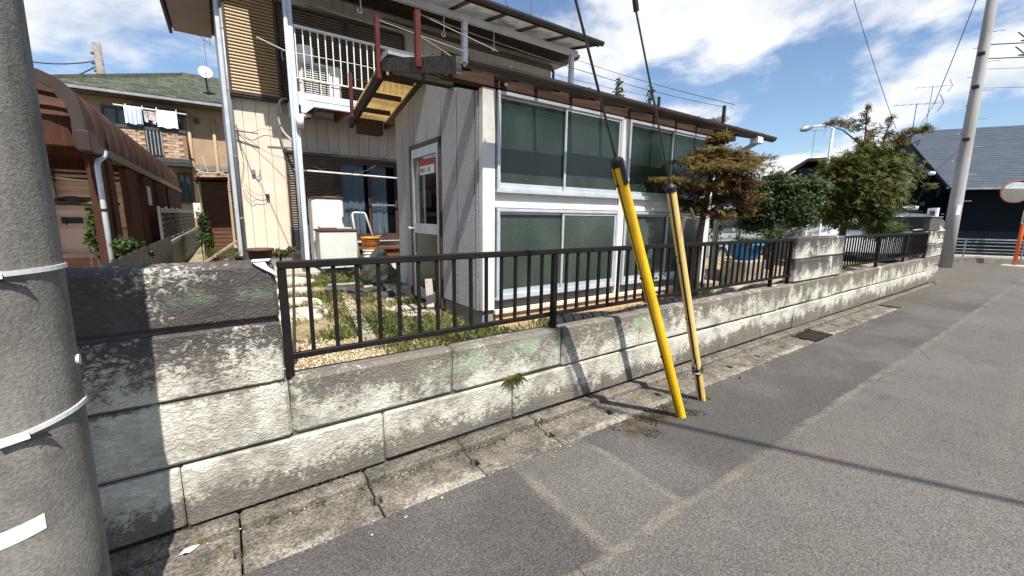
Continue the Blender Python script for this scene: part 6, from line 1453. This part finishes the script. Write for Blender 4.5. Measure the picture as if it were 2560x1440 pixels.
# tall green maple
D3 = 12.3
mp2 = thing('tall_green_maple', 'tall green maple with red shoot tips behind the far railing', 'maple tree', far(2110, 600, D3)*V3((1, 1, 0))+V3((0, 0, GZ)))
PD = [((2150, 480, D3, 100, 66), 3.2), ((2085, 470, D3-.1, 56, 56), 1.6), ((2212, 470, D3, 50, 62), 1.6), ((2160, 415, D3, 80, 40), 2.0), ((2100, 430, D3, 46, 36), .9), ((2218, 415, D3, 42, 40), 1.0), ((2110, 535, D3-.2, 66, 34), 1.3), ((2195, 530, D3-.2, 50, 30), .9), ((2190, 380, D3, 48, 26), .7), ((2245, 495, D3, 24, 36), .35)]
PDs = [((2160, 350, D3, 30, 24), .22), ((2165, 300, D3, 12, 32), .13), ((2178, 330, D3, 14, 20), .1), ((2120, 305, D3, 45, 10), .16), ((2080, 308, D3, 28, 6), .08), ((2142, 318, D3, 26, 12), .12), ((2215, 325, D3, 22, 22), .13), ((2225, 298, D3, 14, 7), .07), ((2280, 328, D3, 42, 9), .16), ((2320, 318, D3, 16, 9), .08), ((2240, 352, D3, 40, 18), .22), ((2300, 438, D3, 24, 18), .12), ((2315, 468, D3, 16, 10), .07), ((2168, 268, D3, 7, 12), .05)]
pads = [(pad_at(*a), k) for a, k in PD]; P, W = padpts(pads, 820, .5, 28); N = np.array([0, -.25, .9])+RNG.normal(size=P.shape)*.5+W*.35; h = RNG.random(len(P)); hi_ = P[:, 2] > 2.3
mi = np.where(h < .74, 0, np.where(h < .90, 3, np.where(h < .99, 1, 2))); mi = np.where((P[:, 2] < 1.75) & (mi != 0) & (h < .9), 0, mi)
leafset(P, N, .105, ['lf_g', 'lf_o', 'lf_r', 'lf_y'], mi, 'leaf_crown', mp2)
padsS = [(pad_at(*a), k) for a, k in PDs]; P, W = padpts(padsS, 420, .3, 8); N = np.array([0, -.3, .8])+RNG.normal(size=P.shape)*.5; h = RNG.random(len(P)); red = 1/(1+np.exp(-(P[:, 2]-3.0)*2.2))*.36
leafset(P, N, .10, ['lf_g', 'lf_o', 'lf_r', 'lf_y'], np.where(h < red, 2, np.where(h < red+.2, 1, 0)), 'shoot_leaves', mp2)
c = far(2105, 590, D3); tr = limbs((c[0], c[1], GZ-.02), [(c[0], c[1], 1.0), (c[0]+.1, c[1]+.02, 1.5), (c[0]+.25, c[1], 1.9), (c[0]+.3, c[1], 2.4), far(2165, 350, D3)], [p[0][0] for p in pads], .08, 'trunk', mp2)
for (a, b) in (((2160, 380), (2168, 262)), ((2150, 360), (2065, 312)), ((2200, 380), (2232, 292)), ((2220, 380), (2335, 316)), ((2250, 440), (2325, 470))):
    p, q = far(*a, D3), far(*b, D3); k = (p+q)/2+V3((0, 0, .08)); m = MB(); m.tube([p, k, q], [.022, .014, .005], 6); m.build('branch', 'bark', tr)
# soft bamboo-like shrub, low shrubs under maple and beside the pillar
def shrub(name, label, pdl, per, mats, w_, size, shape='oval', cat='shrub', base=None, stem=.015):
    t = thing(name, label, cat, (base[0], base[1], GZ) if base is not None else (0, 0, 0)); pads = [(pad_at(*a), k) for a, k in pdl]; P, W = padpts(pads, per, .25); N = W*.5+RNG.normal(size=P.shape)*.6+np.array([0, -.2, .5])
    leafset(P, N, size, mats, (RNG.random(len(P)) < w_).astype(int), 'leaf_crown', t, shape)
    c = pads[0][0][0]; m = MB(); b = base if base is not None else c
    for k in range(3): m.tube([(b[0]+.03*k-.03, b[1]+.02*k, GZ-.02), (c[0]+.08*k-.08, c[1], c[2])], [stem, stem*.5], 6)
    m.build('stem', 'bark', t); return t
shrub('feathery_shrub', 'feathery bright green shrub behind the far railing', [((2205, 572, 12.2, 42, 20), 1.), ((2180, 585, 12.2, 40, 14), .7), ((2245, 575, 12.2, 18, 18), .4)], 700, ['lf_m', 'lf_g'], .35, .13, 'blade', base=far(2205, 600, 12.2))
shrub('low_shrub', 'low dark shrub at the foot of the clipped tree', [((1895, 610, 8.9, 42, 14), 1.), ((1935, 588, 8.9, 30, 14), .6)], 500, ['lf_d', 'lf_m'], .35, .06, base=far(1895, 640, 8.9))
shrub('tub_plant', 'leafy plant growing in the blue tub', [((1865, 608, 6.95, 30, 9), .6), ((1850, 596, 6.95, 10, 10), .15)], 300, ['lf_m', 'lf_d'], .4, .05, base=(tx, 3.05))
shrub('wall_weed', 'leafy weed sprouting behind the low wall past the guards', [((1770, 738, 5.2, 16, 10), .5)], 300, ['lf_m', 'gr_g'], .4, .045, base=far(1770, 760, 5.2))
shrub('shed_creeper', 'ivy like creeper growing beside the brown shed', [((508, 560, 11.3, 15, 34), 1.2), ((512, 600, 11.2, 20, 20), .8)], 700, ['lf_m', 'lf_d'], .5, .06, base=far(510, 620, 11.2))
shrub('corner_weeds', 'green weeds at the foot of the old house corner', [((540, 632, 8.9, 46, 10), 1.), ((580, 636, 8.9, 20, 8), .4)], 500, ['lf_m', 'gr_g'], .5, .06, 'blade', base=far(545, 640, 8.9))
shrub('carport_shrub', 'rounded green shrub under the carport panels', [((330, 622, 6.4, 34, 22), 1.), ((360, 630, 6.5, 20, 14), .5)], 700, ['lf_m', 'lf_d'], .4, .05, base=far(335, 660, 6.4))
shrub('carport_climber', 'climbing plant between the carport posts', [((237, 540, 6.7, 16, 40), .5), ((235, 600, 6.7, 12, 30), .4)], 300, ['lf_g', 'lf_m'], .5, .07, base=far(237, 655, 6.7))
shrub('pot_plant', 'small plant with reddish leaves beside the fence end', [((700, 633, 3.2, 18, 6), .4), ((722, 628, 3.4, 16, 7), .4)], 160, ['lf_r', 'lf_m'], .55, .035, base=far(705, 660, 3.3), cat='plant')
# evergreens showing above the annex roof
for i, (px, py, D, rx, ry, lab) in enumerate(((1546, 222, 9.5, 17, 16, 'left evergreen tip above the annex roof'), (1627, 240, 9.8, 16, 22, 'right evergreen tip above the annex roof'))):
    c = far(px, py, D); t = thing('evergreen_tree', lab, 'evergreen tree', (c[0], c[1], .36)); P = []; N = []
    for k in range(260):
        z = c[2]+.22-RNG.random()**.7*1.0; r_ = .02+.16*(c[2]+.22-z)/.5; a = RNG.random()*6.283; P.append((c[0]+r_*math.cos(a)*RNG.random()**.5, c[1]+r_*math.sin(a)*RNG.random()**.5, z)); N.append((math.cos(a)*.6, math.sin(a)*.6, .6))
    leafset(np.array(P), np.array(N), .095, ['lf_d', 'lf_g'], (RNG.random(len(P)) < .3).astype(int), 'needle_crown', t, 'oval'); m = MB(); m.tube([(c[0], c[1], .36), (c[0], c[1], c[2]+.2)], [.05, .008], 8); m.build('trunk', 'bark', t)
shrub('distant_tree', 'pale distant treetop above the annex roof end', [((1790, 300, 16, 26, 10), 1.)], 500, ['lf_m', 'lf_g'], .5, .10, 'blade', 'tree', base=far(1790, 400, 16))
# ------------------------------------------------------------------ grass, gravel, moss, litter
def scatter(n, x0, x1, y0, y1, dens):
    P = []
    while len(P) < n:
        x = RNG.uniform(x0, x1, 4000); y = RNG.uniform(y0, y1, 4000)
        for a, b in zip(x, y):
            if RNG.random() < dens(a, b): P.append((a, b))
            if len(P) >= n: break
    return P
ST = [(onz(px, py, GZ+.06)[0]-.08, onz(px, py, GZ+.06)[1], rx*1.1) for px, py, rx, ry in SS]
def gdens(x, y):
    if 1.97 < x < 6.05 and y > 3.38 and y < 6: return 0
    v = mnoise.noise(Vector((x*1.5, y*1.5, 8.)))
    d = .42+1.0*v
    if x < 1.05 and y < 3.75: d -= .75
    for sx, sy, sr in ST:
        if (x-sx)**2/(sr*sr)+(y-sy)**2/(sr*sr*.3) < 1: return 0
    if .95 < x < 2.2 and 2.6 < y < 4.4: d += .25
    return max(0., min(1., d))
def grass(name, pts, h, mats, wid=.006):
    n = len(pts); V = np.zeros((n, 4, 3)); a = RNG.uniform(0, 6.283, n); hh = h*RNG.uniform(.45, 1.25, n); t = RNG.uniform(.15, .75, n); b = RNG.uniform(0, 6.283, n)
    px = np.array([p[0] for p in pts]); py = np.array([p[1] for p in pts]); pz = np.array([gz(*p)-.005 for p in pts])
    w_ = wid*RNG.uniform(.7, 1.4, n); dx, dy = np.cos(a)*w_, np.sin(a)*w_
    V[:, 0] = np.c_[px-dx, py-dy, pz]; V[:, 1] = np.c_[px+dx, py+dy, pz]
    V[:, 2] = np.c_[px+dx*.7+np.cos(b)*hh*t*.45, py+dy*.7+np.sin(b)*hh*t*.45, pz+hh*.65]; V[:, 3] = np.c_[px+np.cos(b)*hh*t, py+np.sin(b)*hh*t, pz+hh*(1-.4*t)]
    F = np.arange(n*4).reshape(n, 4); dry = np.array([mnoise.noise(Vector((p[0]*.9, p[1]*.9, 2.))) for p in pts])
    mi = (RNG.random(n) < np.clip(.45+.9*dry, .15, .9)).astype(int); return fastmesh(name, V.reshape(-1, 3), F, mats, mi, None, 'stuff')
grass('garden_grass', scatter(19000, .1, 3.4, 2.45, 8.0, gdens), .085, ['gr_g', 'gr_y'])
grass('far_garden_grass', scatter(5000, 2.2, 13, 2.45, 3.3, lambda x, y: max(0, .3+.9*mnoise.noise(Vector((x*1.3, y*1.3, 5.))))), .07, ['gr_g', 'gr_y'])
pts = scatter(5200, .15, 1.35, 2.5, 4.0, lambda x, y: max(0, min(1, 1.15-.75*max(0, y-3.1)-.8*max(0, x-.9)+.7*mnoise.noise(Vector((x*2, y*2, 1.))))))
V = []; F = []; mi = []
T = np.array([(1, 0, 0), (0, 1, 0), (-1, 0, 0), (0, -1, 0), (0, 0, 1), (0, 0, -1)]); TF = [(0, 1, 4), (1, 2, 4), (2, 3, 4), (3, 0, 4), (1, 0, 5), (2, 1, 5), (3, 2, 5), (0, 3, 5)]
for i, (x, y) in enumerate(pts):
    s = RNG.uniform(.006, .016)*(1.6 if RNG.random() < .06 else 1); a = RNG.random()*6.28; ca, sa = math.cos(a), math.sin(a); q = T*np.array([1, RNG.uniform(.5, .9), RNG.uniform(.35, .7)])*s
    q = np.c_[q[:, 0]*ca-q[:, 1]*sa, q[:, 0]*sa+q[:, 1]*ca, q[:, 2]]+RNG.normal(size=(6, 3))*s*.12; V.append(q+np.array([x, y, gz(x, y)+s*.3])); F += [tuple(k+6*i for k in f) for f in TF]; mi += [int(RNG.random() < .3)]*8
fastmesh('garden_gravel', np.vstack(V), F, ['gravel', 'gravel2'], mi, None, 'stuff')
# weed in the wall joint, moss in the gutter, small litter
def tuft(c, n, r_, label, mats=('gr_g', 'gr_y'), name='grass_tuft', down=.0):
    P = np.tile(np.array(c), (n, 1))+RNG.normal(size=(n, 3))*np.array([.018, .006, .006]); N = RNG.normal(size=(n, 3)); 
    V = []; F = []
    for i in range(n):
        a = RNG.uniform(0, 6.283); out = np.array([math.cos(a)*.8, -abs(math.sin(a))*.7, RNG.uniform(-.3, 1.)-down]); out /= np.linalg.norm(out); L = r_*RNG.uniform(.6, 1.2); w_ = np.cross(out, [0, 0, 1])*.0016
        p = P[i]; V += [p-w_, p+w_, p+out*L*.6+w_*.6+np.array([0, 0, .01]), p+out*L+np.array([0, 0, -.35*L])]; F.append((4*i, 4*i+1, 4*i+2, 4*i+3))
    t = fastmesh(name, V, F, mats, (RNG.random(n) < .4).astype(int)); return tag(t, label, 'weed')
tw = ony(1284, 945, 2.24); tuft((tw[0], 2.245, .36), 110, .07, 'grass tuft sprouting from the wall joint')
tw = onz(1352, 1052, .03); tuft((tw[0], 2.15, .02), 30, .04, 'tiny weed growing at the kerb foot')
tw = onz(1350, 790, .03); tuft((6.45, 2.16, .0), 60, .06, 'weeds around the rusty drain grate'); tuft((14.0, 2.22, .0), 60, .09, 'weeds at the foot of the corner pillar'); 
tuft((3.18, 1.72, .0), 60, .05, 'moss and weeds round the base of the faded guard')
V = []; F = []; i = 0
for k in range(1500):
    x = RNG.uniform(2.15, 3.15); y = 1.66+.10*RNG.normal()+.06*(x-2.15)
    if mnoise.noise(Vector((x*7, y*7, 0))) < .12 or (y < 1.55): continue
    s = RNG.uniform(.004, .009); V.append(T*np.array([s, s, s*.7])+np.array([x, y, .004])); F += [tuple(q+6*i for q in f) for f in TF]; i += 1
fastmesh('gutter_moss', np.vstack(V), F, ['moss'] if 'moss' in M else ['gr_y'], [0]*len(F), None, 'stuff')
LT = [((490, 1358), .15, .05, .75, 'cloth_w', 'white curled scrap of paint lying in the gutter by the near pole', 'paper scrap', .012), ((1118, 1137), .035, .022, .3, 'stone_w', 'large white chip at the kerb foot', 'chip', .02), ((1307, 1062), .02, .024, 0, 'stone_w', 'upright pale chip against the kerb', 'chip', .035), ((1050, 1150), .016, .014, 0, 'stone_w', 'small white chip left of the large one', 'chip', .012), ((1014, 1293), .018, .015, .2, 'stone_w', 'round white pebble on the asphalt edge', 'pebble', .01), ((998, 1282), .02, .012, .2, 'rust', 'brown dead leaf on the gutter edge', 'leaf', .006), ((930, 1338), .013, .012, 0, 'stone_w', 'lone white pebble on the dark asphalt', 'pebble', .01), ((1105, 1245), .012, .012, 0, 'stone_w', 'white pebble by the asphalt crack', 'pebble', .01), ((862, 1222), .018, .01, .4, 'rust', 'orange leaf at the kerb foot', 'leaf', .006), ((1850, 945), .03, .018, .3, 'black', 'dark lump on the asphalt past the guards', 'clod', .02), ((1540, 1036), .012, .01, 0, 'stone_w', 'white chip beside the moss patch', 'pebble', .01)]
for i, ((px, py), a, b, rot, mt, lab, cat, h) in enumerate(LT):
    c = onz(px, py, .008); m = MB(); vs, fs = blob((0, 0, 0), a*.5, b*.5, h*.6, 70+i, 2, .5); ca, sa = math.cos(rot), math.sin(rot)
    m.add([(c[0]+x*ca-y*sa, c[1]+x*sa+y*ca, .008+max(0, z)) for x, y, z in vs], fs); tag(m.build('litter_'+cat.replace(' ', '_'), mt), lab, cat)
V = []; F = []; mi = []; i = 0
for k in range(1700):
    x = RNG.uniform(-1.2, 14.) if k % 3 else RNG.uniform(-.9, 1.5); y = (2.125+RNG.normal()*.014) if k % 2 else (2.236+RNG.normal()*.010)
    if mnoise.noise(Vector((x*2.1, k % 2, 3.))) < -.05 or (x > 9.6 and k % 2): continue
    s = RNG.uniform(.003, .011); a = RNG.random()*6.28; q = T*np.array([s, s*.5, s*.35]); q = np.c_[q[:, 0]*math.cos(a)-q[:, 1]*math.sin(a), q[:, 0]*math.sin(a)+q[:, 1]*math.cos(a), q[:, 2]]
    V.append(q+np.array([x, y, .009 if k % 2 else .049])); F += [tuple(t+6*i for t in f) for f in TF]; mi += [int(RNG.random()*3)]*8; i += 1
fastmesh('gutter_leaf_litter', np.vstack(V), F, ['soil', 'rust_d', 'moss'], mi, None, 'stuff')
V = []; F = []; i = 0
for k in range(420):
    x = RNG.uniform(-.6, 9); y = (1.86+abs(RNG.normal())*-.03) if k % 2 else 2.13+RNG.normal()*.012
    s = RNG.uniform(.002, .006); V.append(T*s*np.array([1, .8, .6])+np.array([x, y, .006 if k % 2 else .010])); F += [tuple(q+6*i for q in f) for f in TF]; i += 1
fastmesh('gutter_grit', np.vstack(V), F, ['gravel2'], [0]*len(F), None, 'stuff')
